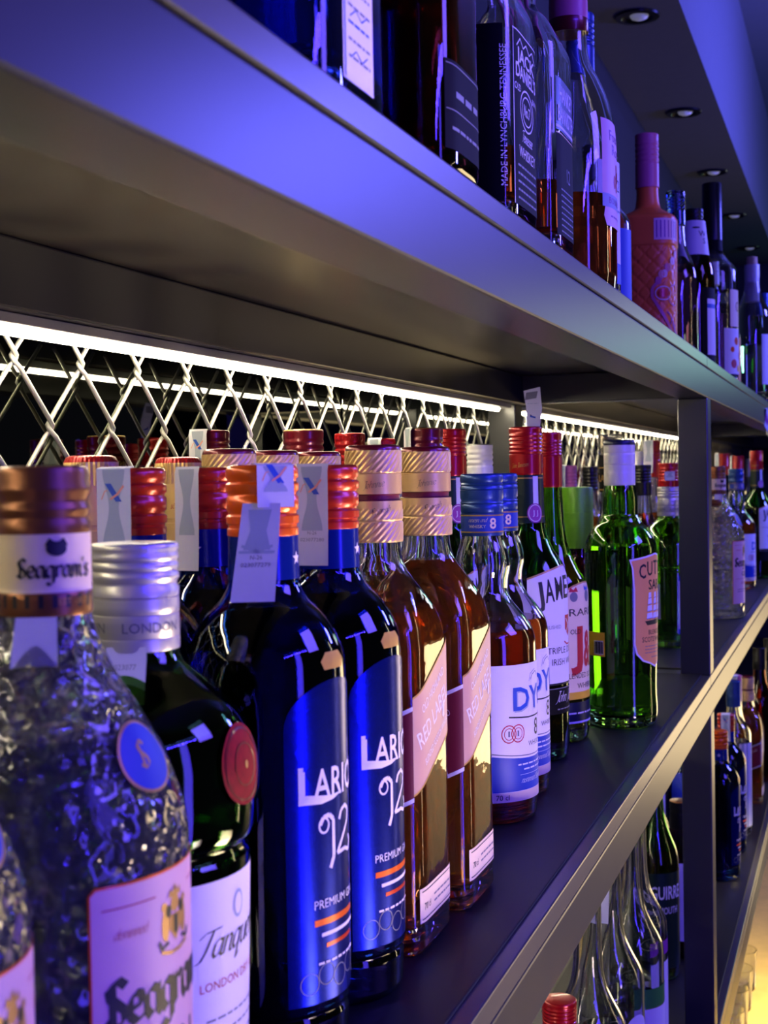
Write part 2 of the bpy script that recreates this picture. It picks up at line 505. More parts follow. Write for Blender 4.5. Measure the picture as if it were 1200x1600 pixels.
def tax_seal(parent, a, r, zt, length, w=.019, torn=False, over=True, logo=True, tilt=0., num=None, shift=0.):
    """paper strip stuck over the cap and hanging down towards angle a"""
    art = Art()
    s0 = -r * .3 if over else r
    end = r + length
    if torn:
        pts = [(-w / 2, -end), (w / 2, -end + .002), (w / 2, -s0), (-w / 2, -s0)]
    else:
        pts = [(-w / 2, -end), (w / 2, -end), (w / 2, -s0), (-w / 2, -s0)]
    art.poly(pts, 'seal', 0)
    top, H = -r - .001, length - .002
    hw = w * .33
    n = 12; L, Rr = [], []
    for i in range(n + 1):
        y = top - H * .66 * i / n; q = hw * (.72 + .28 * math.cos(i / n * 2 * math.pi))
        L.append((-q, y)); Rr.append((q, y))
    for i in range(n):
        art.poly([L[i], Rr[i], Rr[i + 1], L[i + 1]], 'sealgrey', 1)
    if logo:
        y = top - H * .2; k = w * .2
        art.poly([(-k * 1.3, y + k * 1.2), (-k * .4, y + k * 1.2), (k * 1.2, y - k * 1.2), (k * .3, y - k * 1.2)], 'sealblue', 2)
        art.line([(-k * 1.8, y - k * .9), (-k * 1.3, y + k * .2), (-k * .9, y + k * .3)], w * .03, 'sealpink', 2)
        art.line([(-k * .5, y - k * .9), (k * .6, y - k * .2), (k * 1.5, y + k * .9)], w * .06, 'sealpink', 3)
    y = top - H * .64
    for i in range(5):
        an = R(20 + 35 * i)
        art.line([(0, y), (math.cos(an) * w * .3, y + math.sin(an) * w * .28)], w * .07, 'sealgrey', 2)
    if num and length > .03:
        art.text('N-26', 0, top - H * .70, w * .1, 'print_grey', 2)
        art.text(num, 0, top - H * .77, w * .1, 'print_grey', 2, w=w * .75)
    ca, sa = math.cos(R(a)), math.sin(R(a))
    def fn(u, v, off):
        s = -v
        u2 = u + (max(0, s - r) * tilt) + shift
        if s <= r: x, z, o2 = s, zt + .0004 + off, 0
        else: x, z = r + .0009 + off + .012 * ((s - r) / .06) ** 2 * .15, zt - (s - r)
        return Vector((x * ca - u2 * sa, x * sa + u2 * ca, z))
    return art.build('tax_seal', parent, fn, step=.004, base=.0001, lay=.0001)

def base_prof(r, rc=.004, punt=.004):
    return [(punt, 0), (punt, r * .55), (punt * .3, r * .82), (0, r - rc), (rc * .3, r - rc * .28), (rc, r)]

# ------------------------------------------------------------------ the setting
X0, XF, XR0, XR1 = -.1864, -.2264, -.482, -.442
YS = (-.44, 1.86, 4.16, 6.46)
LEV = ((.0965, .1370, .1523), (-.334, -.296, -.280), (-.850, -.806, -.789))
structure(boxobj('floor', (-.6, 2.6, -1.2, 6.7, -1.55, -1.45), 'floor'))
structure(boxobj('wall_left', (-.64, -.552, -1.2, 6.7, -1.45, 1.6), 'dark'))
structure(boxobj('wall_far', (-.6, 2.6, 6.62, 6.72, -1.45, 1.6), 'dark'))
structure(boxobj('ceiling', (-.333, 2.6, -1.2, 6.7, 1.48, 1.58), 'plaster'))
structure(boxobj('trim_1', (-.56, -.333, -1.2, 6.62, .964, 1.58), 'plaster'))     # dropped soffit over the shelves
for k in range(9):                                                                # smoked mirror panels behind the shelves
    y = -1.1 + .84 * k
    p = boxobj('trim_%d' % (2 + k), (-.552, -.545, y, y + .834, -1.06, .30), 'mirror', bev=.0008)
    structure(p)

def part(name, b, mt, parent, bev=0.):
    """a box under a root that stands at the origin"""
    bm = bmesh.new(); box(bm, *b, bev); return link(name, bm, mt, parent, smooth=False)
ct = thing('back_counter', 'low back counter with pale wood top under the steel shelving', 'counter', (-.36, 2.7, -1.45))
part('worktop', (-.185, .330, -3.6, 3.9, .31, .35), 'wood', ct, .003)
part('cabinet', (-.185, .300, -3.6, 3.9, .0, .31), 'dark', ct)

un = thing('shelving_unit', 'dark grey steel tube shelving unit along the mirrored wall', 'shelving', (0, 0, -1.10))
zo = 1.10
for i, (zb, zg, zt) in enumerate(LEV):
    part('front_rail', (XF, X0, YS[0], YS[-1] + .04, zb + zo, zg + zo - .0004), 'steel', un, .0016)
    part('back_rail', (XR0, XR1, YS[0], YS[-1] + .04, zb + zo, zg + zo - .0004), 'steel', un, .0016)
    for a, b in zip(YS, YS[1:]):
        part('shelf_board', (XR0 - .004, X0, a + .001, b - .001, zg + zo + .0006, zt + zo), 'board', un, .0012)
    for y in YS:
        part('cross_rail', (XR1, XF, y, y + .04, zb + zo + .0008, zg + zo - .0006), 'steel', un, .0012)
for a, b in ((-1.10, LEV[2][0]), (LEV[2][2], LEV[1][0]), (LEV[1][2], LEV[0][0])):
    for y in YS:
        part('post', (XF, X0, y, y + .042, a + zo, b + zo), 'steel', un, .0016)
        part('post', (-.492, -.452, y, y + .042, a + zo, b + zo), 'steel', un, .0016)
WH = ('top', 'middle', 'bottom'); BAY = ('nearest', 'second', 'far')
for i, (zb, zg, zt) in enumerate(LEV):
    for j in range(3):
        o = boxobj('shelf_mat', (-.438, -.1975, YS[j] + (.004 if i == 0 else .046), YS[j + 1] - .003, zt, zt + .0022), 'mat_rubber', bev=.0009)
        tag(o, 'dark rubber mat lying on the %s shelf, %s bay' % (WH[i], BAY[j]), 'mat', 'rubber shelf mats')

# chain-link netting
def netting(y0, y1, z0, z1, label):
    bm = bmesh.new(); p, hh, rw, XW = .0383, .0425, .00165, -.4945
    ya = .718 - 40 * 2 * p; zn = .077
    k = int((y0 - ya) / p)
    while ya + k * p < y1 - .5 * p:
        yc = ya + (k + .5) * p
        if yc - .5 * p > y0 - .001 and yc + .5 * p < y1 + .001:
            pts, raw = [], []
            n = int((zn - z0) / hh) + 1
            j0 = -int(max(0, (z1 - zn)) / hh) - 1
            for j in range(j0, n + 1):
                sg = -1 if (j + k) % 2 == 0 else 1
                z = zn - j * hh
                e = p * .5 + rw * 1.0
                for dz, dy, dx in ((.0055, -.0048, -.9), (.002, -.0006, -.55), (0, 0, 0), (-.002, -.0006, .55), (-.0055, -.0048, .9)):
                    zz = z + dz
                    raw.append(Vector((XW + dx * rw * 1.25 * (-sg), yc + sg * (e + dy), zz + ZC)))
            for q0, q1 in zip(raw, raw[1:]):                       # cut the wire at the rails
                ins = [z0 + ZC < q.z < z1 + ZC for q in (q0, q1)]
                if ins[0]: pts.append(q0)
                if ins[0] != ins[1]:
                    ze = (z1 if max(q0.z, q1.z) > z1 + ZC else z0) + ZC
                    pts.append(q0.lerp(q1, (ze - q0.z) / (q1.z - q0.z)))
            rg = []
            for i, q in enumerate(pts):
                d = (pts[min(i + 1, len(pts) - 1)] - pts[max(i - 1, 0)]).normalized()
                a = d.cross(Vector((1, 0, 0))).normalized(); b = d.cross(a)
                rg.append([q + (a * math.cos(t * math.pi / 3) + b * math.sin(t * math.pi / 3)) * rw for t in range(6)])
            if len(rg) > 2: skin(bm, rg)
        k += 1
    tag(link('chain_link_net', bm, 'wire', angle=80), label, 'wire netting', 'chain-link nets behind the shelves')
for i, (za, zb) in enumerate(((LEV[1][2], LEV[0][0] + .01), (LEV[2][2], LEV[1][0] + .01))):
    for j in range(3):
        if i == 1 and j == 2: continue
        netting(YS[j] + .045, YS[j + 1] - .003, za + .002, zb - .001, 'white chain-link netting behind the %s shelf bottles, %s bay' % (WH[i + 1], BAY[j]))
# LED strips under the rear rails
for i in range(3):
    for j in range(2):
        ya, yb = YS[j] + .065, YS[j + 1] - .032
        zb = LEV[i][0]
        led = thing('led_strip_light', 'warm white LED strip under the %s shelf, %s bay' % (WH[i], BAY[j]), 'strip light', (-.4700, (ya + yb) / 2, zb - .0022), 'LED strips under the shelves')
        hl = (yb - ya) / 2
        part('channel', (-.0068, .0200, -hl, hl, -.0042, .0018), 'alu', led, .0006)
        bm = bmesh.new()
        skin(bm, [[(.0036 * math.cos(t * math.pi / 8), y, .0036 * math.sin(t * math.pi / 8) - .0046) for t in range(16)] for y in (-hl, hl)], flip=True)
        link('diffuser', bm, 'led', led)
# recessed downlights in the soffit
for k, y in enumerate((2.9, 3.72, 4.5, 5.3, 6.1)):
    d = thing('recessed_downlight', ('nearest', 'second nearest', 'middle', 'second farthest', 'farthest')[k] + ' recessed downlight with a black ring in the soffit', 'ceiling light', (-.427, y, .964), 'downlights in the soffit')
    bm = bmesh.new()
    skin(bm, [[(q * math.cos(t * math.pi / 16), q * math.sin(t * math.pi / 16), z) for t in range(32)] for q, z in ((.030, -.001), (.034, -.006), (.046, -.005), (.048, -.0005))], flip=True, cap0=False, cap1=False)
    link('ring', bm, 'black', d)
    bm = bmesh.new()
    skin(bm, [[(0, 0, -.010)], *[[(q * math.cos(t * math.pi / 16) + .004, q * math.sin(t * math.pi / 16), z) for t in range(32)] for q, z in ((.010, -.009), (.017, -.006), (.020, -.001))]], flip=True, cap0=False, cap1=False)
    link('bulb', bm, 'lampglow', d)
    bm = bmesh.new(); skin(bm, [[(.031 * math.cos(t * math.pi / 16), .031 * math.sin(t * math.pi / 16), -.0008) for t in range(32)]], cap0=True, cap1=False)
    link('reflector', bm, 'black', d)

# ------------------------------------------------------------------ bottles
ZM, ZT, ZL = LEV[1][2] + .0022, LEV[0][2] + .0022, LEV[2][2] + .0022
def dup(root, loc, label, group=None, rz=None):
    r = root.copy(); COL.objects.link(r); r.location = (loc[0], loc[1], loc[2] + ZC); r['label'] = label
    if group: r['group'] = group
    if rz is not None: r.rotation_euler = (0, 0, R(rz))
    for ch in list(root.children):
        c = ch.copy(); COL.objects.link(c); c.parent = r
    return r
def kids(o, *names):
    return [c for c in o.children if c.name.split('.')[0] in names]
def drop(o, *names):
    for c in kids(o, *names): bpy.data.objects.remove(c)

# --- dimpled gin bottle with bronze cap and blush label
def dimpled_gin(loc, label, near=True):
    t = thing('gin_bottle', label, 'bottle', loc)
    pr = base_prof(.0486) + smoothprof([(.004, .0486), (.012, .0486), (.012, .0486), (.020, .0482), (.150, .0486), (.160, .0474), (.172, .0438), (.184, .0388), (.1986, .0305), (.212, .0225), (.222, .0182), (.231, .0158), (.231, .0158), (.262, .0145)])
    s = Surf(pr); bottle_glass(t, s, 'bumpy', 'water', .19, seg=64)
    r = .0163
    zz = [.231, .2315, .239, .2392, .2595, .2600, .2632, .2645, .2655, .2672, .2684, .2700, .2716, .2740, .2755, .2775, .2805, .2825, .2832]
    rr = [r, r + .0002, r + .0002, r, r, r + .0001, r + .0001, r - .0006, r - .0006, r + .0002, r + .0002, r - .0007, r - .0007, r + .0003, r + .0003, r - .0004, r - .0002, r - .0009, r - .003]
    cap_mesh(t, list(zip(zz, rr)), ['brownc', 'cream'], [0, 0, 0, 1] + [0] * 14, seg=96, mod=lambda a, z: .0002 * math.cos(a * 44) if z > .277 else 0, sub=.002)
    cs = Surf([(.231, r), (.283, r)])
    a = Art(); a.rect(-.05, .05, .234, .2385, 'print_dark', 0)
    for u in (-.034, 0, .034):
        a.text('EST 1857', u, .2351, .0022, 'goldprint', 1)
    a.build('cap_band', t, wrap(cs, -20, .24))
    a = Art()
    for u in (.004,):
        a.nib("Seagram's", u, .2445, .0042, 'print_dark', 0, w=.24, align='C')
        a.ell(u, .2545, .0035, .0026, 'print_dark', 0); a.poly([(-.004, .2555), (.004, .2555), (.0025, .2583), (0, .2565), (-.0025, .2583)], 'print_dark', 0, u, 0)
    a.build('cap_print', t, wrap(cs, -56, .245), base=.0005)
    a = Art(); a.poly([(-.0085, -.017), (.0075, -.0165), (.007, .0), (-.007, .0)], 'seal', 0)
    a.build('tax_seal', t, lambda u, v, off: Vector((.0158 * math.cos(R(-68)), .0158 * math.sin(R(-68)), .231)) + Vector((math.cos(R(22)) * u, math.sin(R(22)) * u, v)) + Vector((math.cos(R(-68)), math.sin(R(-68)), 0)) * (off + .0004 - .22 * min(0, v)), base=.0001)
    # blush label
    a = Art(); w = .0365
    a.poly([(-w, .028), (w, .028), (w, .142), (w - .002, .144), (-w + .002, .144), (-w, .142)], 'pinklabel', 0)
    a.line([(-w, .142), (-w + .002, .144), (w - .002, .144), (w, .142)], .0009, 'orange', 1)
    a.line([(-w, .142), (-w, .028)], .0008, 'orange', 1); a.line([(w, .142), (w, .028)], .0008, 'orange', 1)
    a.line([(-w + .004, .1365), (-.011, .1365)], .0005, 'print_red', 1); a.line([(.011, .1365), (w - .004, .1365)], .0005, 'print_red', 1)
    a.nib('distilled', -.022, .126, .0022, 'print_red', 1, w=.1, shear=.4, align='C'); a.nib('dry gin', .022, .126, .0022, 'print_red', 1, w=.1, shear=.4, align='C')
    # crest: shield, supporters, helmet, scrolls
    a.poly([(-.0035, .128), (.0035, .128), (.0035, .123), (0, .1185), (-.0035, .123)], 'goldprint', 2)
    a.poly([(-.0014, .1275), (.0014, .1275), (.0014, .122), (0, .1205), (-.0014, .122)], 'print_dark', 3)
    a.ell(0, .1315, .0028, .003, 'goldprint', 1); a.poly([(-.004, .134), (.004, .134), (.0032, .137), (.0015, .1352), (0, .1385), (-.0015, .1352), (-.0032, .137)], 'goldprint', 2)
    for q in (-1, 1):
        a.ell(q * .006, .125, .0022, .0055, 'goldprint', 1); a.ell(q * .0066, .1315, .0016, .0016, 'goldprint', 1)
        a.line([(q * .0045, .119), (q * .0085, .1175), (q * .0095, .1205)], .0012, 'print_dark', 2)
        a.ell(q * .0042, .1295, .0015, .0022, 'print_dark', 2)
    a.line([(-.0085, .1165), (-.003, .1150), (.003, .1150), (.0085, .1165)], .0013, 'goldprint', 2)
    a.nib("Seagram's", 0, .097, .0098, 'print_dark', 1, w=.30, thin=.05, align='C')
    a.text('GIN', 0, .079, .0085, 'print_dark', 1, bold=.012, w=.026)
    a.line([(-.03, .074), (.03, .074)], .0005, 'print_red', 1)
    a.text('EXTRA DRY', 0, .064, .004, 'print_red', 1)
    a.words(-.026, .026, .054, .0016, 'print_dark', 1, 1); a.words(-.026, .026, .050, .0016, 'print_dark', 1, 2)
    a.build('label', t, wrap(s, 0, .09))
    a = Art()
    a.ell(0, .182, .0128, .0118, 'goldprint', 0); a.ell(0, .182, .0118, .0108, 'bluelabel', 1)
    a.nib('S', -.004, .1785, .0055, 'goldprint', 2, w=.2)
    a.build('medallion', t, wrap(s, -4, .182), base=.0012)
    return t
G1 = 'dimpled clear gin bottles'
sea = dimpled_gin((-.2720, .4104, ZM), 'dimpled clear gin bottle with bronze cap, beside the short silver-capped green bottle')
sea['group'] = G1
dup(sea, (-.2686, .3060, ZM), 'dimpled gin bottle cut by the left picture edge, only shoulder and label showing', G1, 6)

# --- squat green gin bottle, silver cap, wax medallion
def shaker_gin(loc, label, mt='green', med=True, scale=1.):
    t = thing('gin_bottle', label, 'bottle', loc)
    pr = base_prof(.0425, .005) + smoothprof([(.005, .0425), (.02, .0435), (.118, .0465), (.118, .0465), (.121, .0452), (.1235, .0452), (.127, .0482), (.14, .0492), (.155, .0492), (.170, .0465), (.182, .0395), (.192, .0280), (.200, .0195), (.207, .0168), (.207, .0168), (.235, .0155)])
    s = Surf(pr); bottle_glass(t, s, mt, 'water', .175, seg=64)
    r = .0184
    pp = [(.2055, r)]; mi = []
    for z, q in ((.2062, .0002), (.2105, .0002), (.2108, -.0002), (.2112, .0002), (.2205, .0001), (.2208, -.0003), (.2212, .0001), (.2245, .0003), (.2275, .0002), (.2279, -.0005), (.2283, .0002), (.2315, .0003), (.2330, -.0007), (.2345, -.0006), (.2358, .0004), (.2376, .0003), (.2390, -.0006), (.2402, .0003), (.2418, .0003), (.2430, -.0005), (.2442, .0004), (.2460, .0003), (.2470, -.0002), (.2480, .0002), (.2500, .0002), (.2508, -.0006), (.2510, -.003)):
        pp.append((z, r + q))
    cap_mesh(t, pp, ['silver'], [0] * (len(pp) - 1), seg=96, mod=lambda a, z: .0003 * math.cos(a * 42) if .2475 < z < .2506 else 0)
    cs = Surf([(.20, r), (.25, r)])
    a = Art()
    for u, wd in ((-.045, 'DRY GIN'), (-.014, 'GIN'), (.012, 'LONDON'), (.042, 'DRY GIN')):
        a.text(wd, u, .2138, .0042, 'print_grey', 0, bold=.008)
    a.build('cap_print', t, wrap(cs, -75, .215), base=.0006)
    a = Art(); w = .0365
    a.poly([(-w, .012), (w, .012), (w, .110), (w - .003, .113), (-w + .003, .113), (-w, .110)], 'white', 0)
    a.nib('Tanqueray', .002, .082, .0072, 'print_dark', 1, w=.15, ang=25, thin=.03, shear=.42, align='C', sx=1.1, rot=2)
    a.text('LONDON DRY GIN', 0, .068, .0038, 'print_red', 1, w=.046)
    a.ell(.0, .100, .004, .006, 'sealgrey', 1); a.ell(.0, .100, .0028, .0045, 'white', 2)
    for k in range(4): a.words(-.02, .02, .055 - .006 * k, .0018, 'print_grey', 1, k)
    a.line([(-.028, .028), (.028, .028)], .0008, 'print_red', 1)
    a.build('label', t, wrap(s, -2, .08))
    if med:
        a = Art()
        a.ell(0, .158, .0165, .0165, 'sealred', 0, 36); a.ring(0, .158, .0145, .0145, .0010, 'wine', 1); a.ring(0, .158, .0085, .0085, .0007, 'wine', 1)
        a.ell(0, .158, .0012, .0016, 'goldprint', 1)
        a.build('wax_seal', t, wrap(s, 0, .158), base=.0018)
    return t
tq = shaker_gin((-.2915, .5075, ZM), 'squat dark green gin bottle with silver cap and round wine-red seal on its shoulder', 'dgreen')
art = Art(); art.poly([(-.0095, -.021), (.0095, -.0195), (.0085, .003), (-.0085, .003)], 'seal', 0); art.text('023077', 0, -.006, .0022, 'print_grey', 1)
art.build('tax_seal', tq, lambda u, v, off: Vector((.0170 * math.cos(R(-74)), .0170 * math.sin(R(-74)), .205)) + Vector((math.cos(R(16)) * u, math.sin(R(16)) * u, v)) + Vector((math.cos(R(-74)), math.sin(R(-74)), 0)) * (off + .0006 - .55 * min(0, v)), base=.0001)

# --- blue gin bottle with orange cap
def blue_gin(loc, label, capm='redorange', rr=.0385, deco=True, seal=None, neckdeco=True):
    t = thing('gin_bottle', label, 'bottle', loc)
    pr = base_prof(rr - .001, .005) + smoothprof([(.005, rr - .001), (.02, rr - .0006), (.02, rr - .0006), (.024, rr - .0012), (.026, rr), (.175, rr + .0006), (.190, rr), (.203, rr - .0045), (.212, rr - .0105), (.220, .0205), (.228, .0172), (.236, .0168), (.252, .0166), (.252, .0166), (.268, .0150)])
    s = Surf(pr); bottle_glass(t, s, 'blue', 'water', .215, tb=.02, seg=56)
    r = .0174
    pp = [(.2495, r - .0002)]
    for z, q in ((.2500, 0), (.2530, 0), (.2535, -.0007), (.2548, -.0007), (.2555, .0003), (.2590, .0004), (.2600, -.0008), (.2612, -.0008), (.2622, .0002), (.2680, .0002), (.2690, -.0008), (.2702, -.0007), (.2712, .0004), (.2745, .0004), (.2755, -.0008), (.2768, -.0007), (.2778, .0003), (.2815, .0002), (.2832, -.0006), (.2838, -.0025)):
        pp.append((z, r + q))
    cap_mesh(t, pp, [capm], [0] * (len(pp) - 1), seg=96, mod=lambda a, z: .00022 * math.cos(a * 46) if .2625 < z < .2676 else 0)
    # blue neck wrap with white stars
    ns = Surf([(.218, .0217), (.2275, .0174), (.236, .0170), (.2495, .0168)])
    a = Art(); a.rect(-.0523, .0523, .2285, .2496, 'neckblue', 0)
    for u in (-.026, .0, .026):
        a.poly([(u + (.0036 if i % 2 == 0 else .0015) * math.sin(i * math.pi / 5), .2385 + (.0036 if i % 2 == 0 else .0015) * math.cos(i * math.pi / 5)) for i in range(10)], 'print_white', 1)
    a.build('neck_label', t, wrap(ns, 0, .24))
    if deco:
        a = Art(); w = .031
        pts = [(-w, .03), (w, .03), (w, .160)] + [(w * math.cos(R(q)), .160 + .022 * math.sin(R(q))) for q in range(10, 180, 10)] + [(-w, .160)]
        a.poly(pts, 'foil', 0)
        a.poly([(-.008, .1865), (.008, .1865), (.010, .1905), (.006, .1945), (-.006, .1945), (-.010, .1905)], 'goldprint', 0)
        a.text('LARIOS', .002, .1265, .0140, 'print_white', 1, bold=.012, w=.050)
        a.text('L', -.0205, .1252, .0172, 'print_white', 2, bold=.02, w=.008)
        a.poly([(-.0245, .1250), (-.012, .1240), (-.004, .1250), (.004, .1275), (-.006, .1272), (-.016, .1285), (-.0245, .1295)], 'print_white', 2)
        # flourished 12
        a.line([(-.013, 0.1140), (-.011, 0.1173), (-.007, 0.1180), (-.004, 0.1154), (-.004, 0.0977), (-.0065, 0.0925)], .0022, 'print_white', 1)
        a.ring(-.0105, .1135, .003, .0035, .0011, 'print_white', 1)
        a.line([(.001, 0.1140), (.003, 0.1180), (.0075, 0.1195), (.0115, 0.1169), (.0105, 0.1117), (.003, 0.1036), (-.001, 0.0984), (.007, 0.0988), (.012, 0.0969), (.0145, 0.1006), (.0125, 0.1040)], .0019, 'print_white', 1)
        a.text('PREMIUM GIN', 0, .0745, .0042, 'print_white', 1, w=.034)
        a.rect(-.017, .017, .0665, .0695, 'orange', 1); a.rect(-.013, .019, .061, .0628, 'print_white', 1); a.rect(-.010, .014, .0555, .0575, 'redorange', 1)
        for q in range(5): a.ring(-.02 + .010 * q, .040 + .003 * (q % 2), .005, .005, .0004, 'print_grey', 1)
        a.words(-.015, .018, .048, .002, 'print_white', 1, 4)
        a.build('label', t, wrap(s, -9, .1))
    if seal: tax_seal(t, *seal[0], **seal[1])
    return t
G2 = 'blue gin bottles with orange caps'
l1 = blue_gin((-.2726, .5989, ZM), 'blue gin bottle with bright orange cap and torn two-piece tax seal', 'orange')
l1['group'] = G2
tax_seal(l1, -46, .0180, .2840, .0205, .0185)
art = Art(); art.poly([(-.0105, -.0465), (.0105, -.0465), (.0095, 0), (-.0085, 0)], 'seal', 0)
art.poly([(-.0055, -.003), (.0055, -.003), (.0038, -.013), (.0065, -.022), (-.0065, -.022), (-.0038, -.013)], 'sealgrey', 1)
for q in range(7): art.line([(0, -.023), (.0085 * math.cos(R(30 * q)), -.023 + .006 * math.sin(R(30 * q)))], .0013, 'sealgrey', 2)
art.text('N-26', 0, -.0265, .0020, 'print_grey', 2); art.text('023077279', 0, -.0300, .0020, 'print_grey', 2, w=.014)
art.build('tax_seal', l1, lambda u, v, off: Vector((.0188 * math.cos(R(-68)), .0188 * math.sin(R(-68)), .2655)) + Vector((math.cos(R(22)) * (u + v * .10), math.sin(R(22)) * (u + v * .10), v)) + Vector((math.cos(R(-68)), math.sin(R(-68)), 0)) * (off - v * .08), base=.0001)
def plain_gin(loc, label, seal, num=None):
    o = blue_gin(loc, label, 'redorange', rr=.0375, deco=False)
    tax_seal(o, *seal, num=num)
    o['group'] = G2; return o
l2 = blue_gin((-.2708, .6786, ZM), 'blue gin bottle with red-orange cap and long white tax seal, fully visible label', 'redorange')
l2['group'] = G2; tax_seal(l2, -92, .0180, .2840, .0535, .0185, num='023077280')
plain_gin((-.3520, .6116, ZM), 'second-row blue gin bottle with wide blue-slashed tax seal, above the silver cap', (-88, .0180, .2840, .060, .0190))
lB = plain_gin((-.3475, .6885, ZM), 'blue gin bottle in the second row whose hanging tax seal has a plain grey hourglass', (-100, .0180, .2840, .0575, .0165, False, True, False))

# --- square amber whisky bottle, gold rope cap
def square_whisky(loc, label, level=.2, deco=True, hw=.036, liq='whisky'):
    t = thing('whisky_bottle', label, 'bottle', loc)
    r = hw * .94
    pr = base_prof(r, .004) + smoothprof([(.004, r), (.012, r), (.172, r), (.186, r * .97), (.200, r * .88), (.214, .0235), (.224, .0178), (.234, .0158), (.243, .0152), (.243, .0152), (.278, .0145)])
    s = Surf(pr, 1.06, 1.06, 7, (.178, .222)); bottle_glass(t, s, 'wavy', liq, level, tb=.014, seg=64)
    q = .0166
    pp = [(.2380, q), (.2386, q + .0004), (.2500, q + .0005), (.2505, q + .0001), (.2512, q + .0005), (.2625, q + .0004), (.2632, q - .0012), (.2660, q - .0012), (.2666, q + .0003), (.2785, q + .0002), (.2788, q - .0003), (.2793, q + .0002), (.2925, q + .0002), (.2945, q - .0002), (.2955, q - .0012), (.2958, q - .003)]
    mi = [0, 0, 0, 0, 0, 2, 2, 2, 0, 0, 0, 0, 1, 1, 1]
    def rope(a, z):
        if z < .2500 or .2514 < z < .2570 or z > .2797 and z < .2922:
            return .00042 * math.cos(a * 26 - z * 1500)
        return 0
    cap_mesh(t, pp, ['gold', 'wine', 'maroon'], mi, seg=120, mod=rope, sub=.0008)
    cs = Surf([(.23, q), (.296, q)])
    a = Art()
    for u in (-.034, .0, .034):
        a.nib('Johnnie', u, .2705, .0026, 'print_dark', 0, w=.06, thin=.03, shear=.4, align='C', rot=8)
        a.nib('Scotch', u + .004, .2550, .0026, 'print_dark', 0, w=.06, thin=.03, shear=.4, align='C', rot=12)
    a.build('cap_print', t, wrap(cs, -70, .26), base=.0007)
    if deco:
        k = math.tan(R(24)); a = Art()
        def band(u0, u1, za, zb, m, ly):
            a.poly([(u0, za + u0 * k), (u1, za + u1 * k), (u1, zb + u1 * k), (u0, zb + u0 * k)], m, ly)
        band(-.095, -.033, .105, .160, 'maroon', 0)
        band(-.095, -.033, .105, .1075, 'white', 1); band(-.095, -.033, .1575, .160, 'white', 1)
        band(-.033, .033, .108, .165, 'blush', 0)
        band(-.033, .033, .108, .1092, 'goldprint', 1); band(-.033, .033, .1638, .165, 'goldprint', 1)
        a.text('RED LABEL', 0, .131, .0105, 'print_white', 1, rot=24, w=.058)
        a.text('BLENDED SCOTCH WHISKY', .004, .119, .0042, 'print_white', 1, rot=24, w=.05)
        a.text('OLD HIGHLAND', -.002, .1485, .0052, 'print_white', 1, rot=24, w=.045)
        a.poly([(.016 + .0028 * math.cos(i * math.pi / 4) * (1 if i % 2 else .5), .1355 + .0045 * math.sin(i * math.pi / 4)) for i in range(8)], 'print_white', 2)
        a.text('PRODUCT OF SCOTLAND', -.060, .1175, .0042, 'print_white', 1, rot=24, w=.042)
        a.build('label', t, wrap(s, 0, .1), step=.004)
        a = Art(); a.rect(-.031, .031, .03, .165, 'yellow', 0); a.build('back_label', t, wrap(s, 180, .1), step=.008)  # unseen back label, added in yellow to make the amber look golden
        a = Art(); a.rect(-.030, .030, .019, .039, 'cream', 0); a.line([(-.028, .021), (.028, .021)], .0006, 'print_dark', 1); a.line([(-.028, .037), (.028, .037)], .0006, 'print_dark', 1)
        a.text('70 cl', -.02, .026, .004, 'print_dark', 1); a.words(-.008, .026, .030, .002, 'print_grey', 1, 5); a.words(-.008, .026, .026, .002, 'print_grey', 1, 6)
        a.build('foot_label', t, wrap(s, 0, .03), step=.004)
    return t
G3 = 'square whisky bottles with gold rope caps'
jw = square_whisky((-.2721, .7585, ZM), 'square whisky bottle with tall gold rope-pattern cap, next to the blue bottles', .198)
jw['group'] = G3
jw2 = square_whisky((-.2669, .8447, ZM), 'fuller square amber whisky bottle with gold rope-pattern cap, next to the blue-capped whisky', .222)
jw2['group'] = G3
jwb = square_whisky((-.3700, .7640, ZM), 'gold rope cap of a hidden square bottle behind the bright orange cap', .2, False, .0335)
jwb['group'] = G3
dup(jwb, (-.3750, .8440, ZM), 'gold rope cap behind the two-piece tax seal, middle of three in a row', G3)
dup(jwb, (-.3740, .9216, ZM), 'gold rope cap of a hidden square bottle, right behind the second blue bottle', G3)

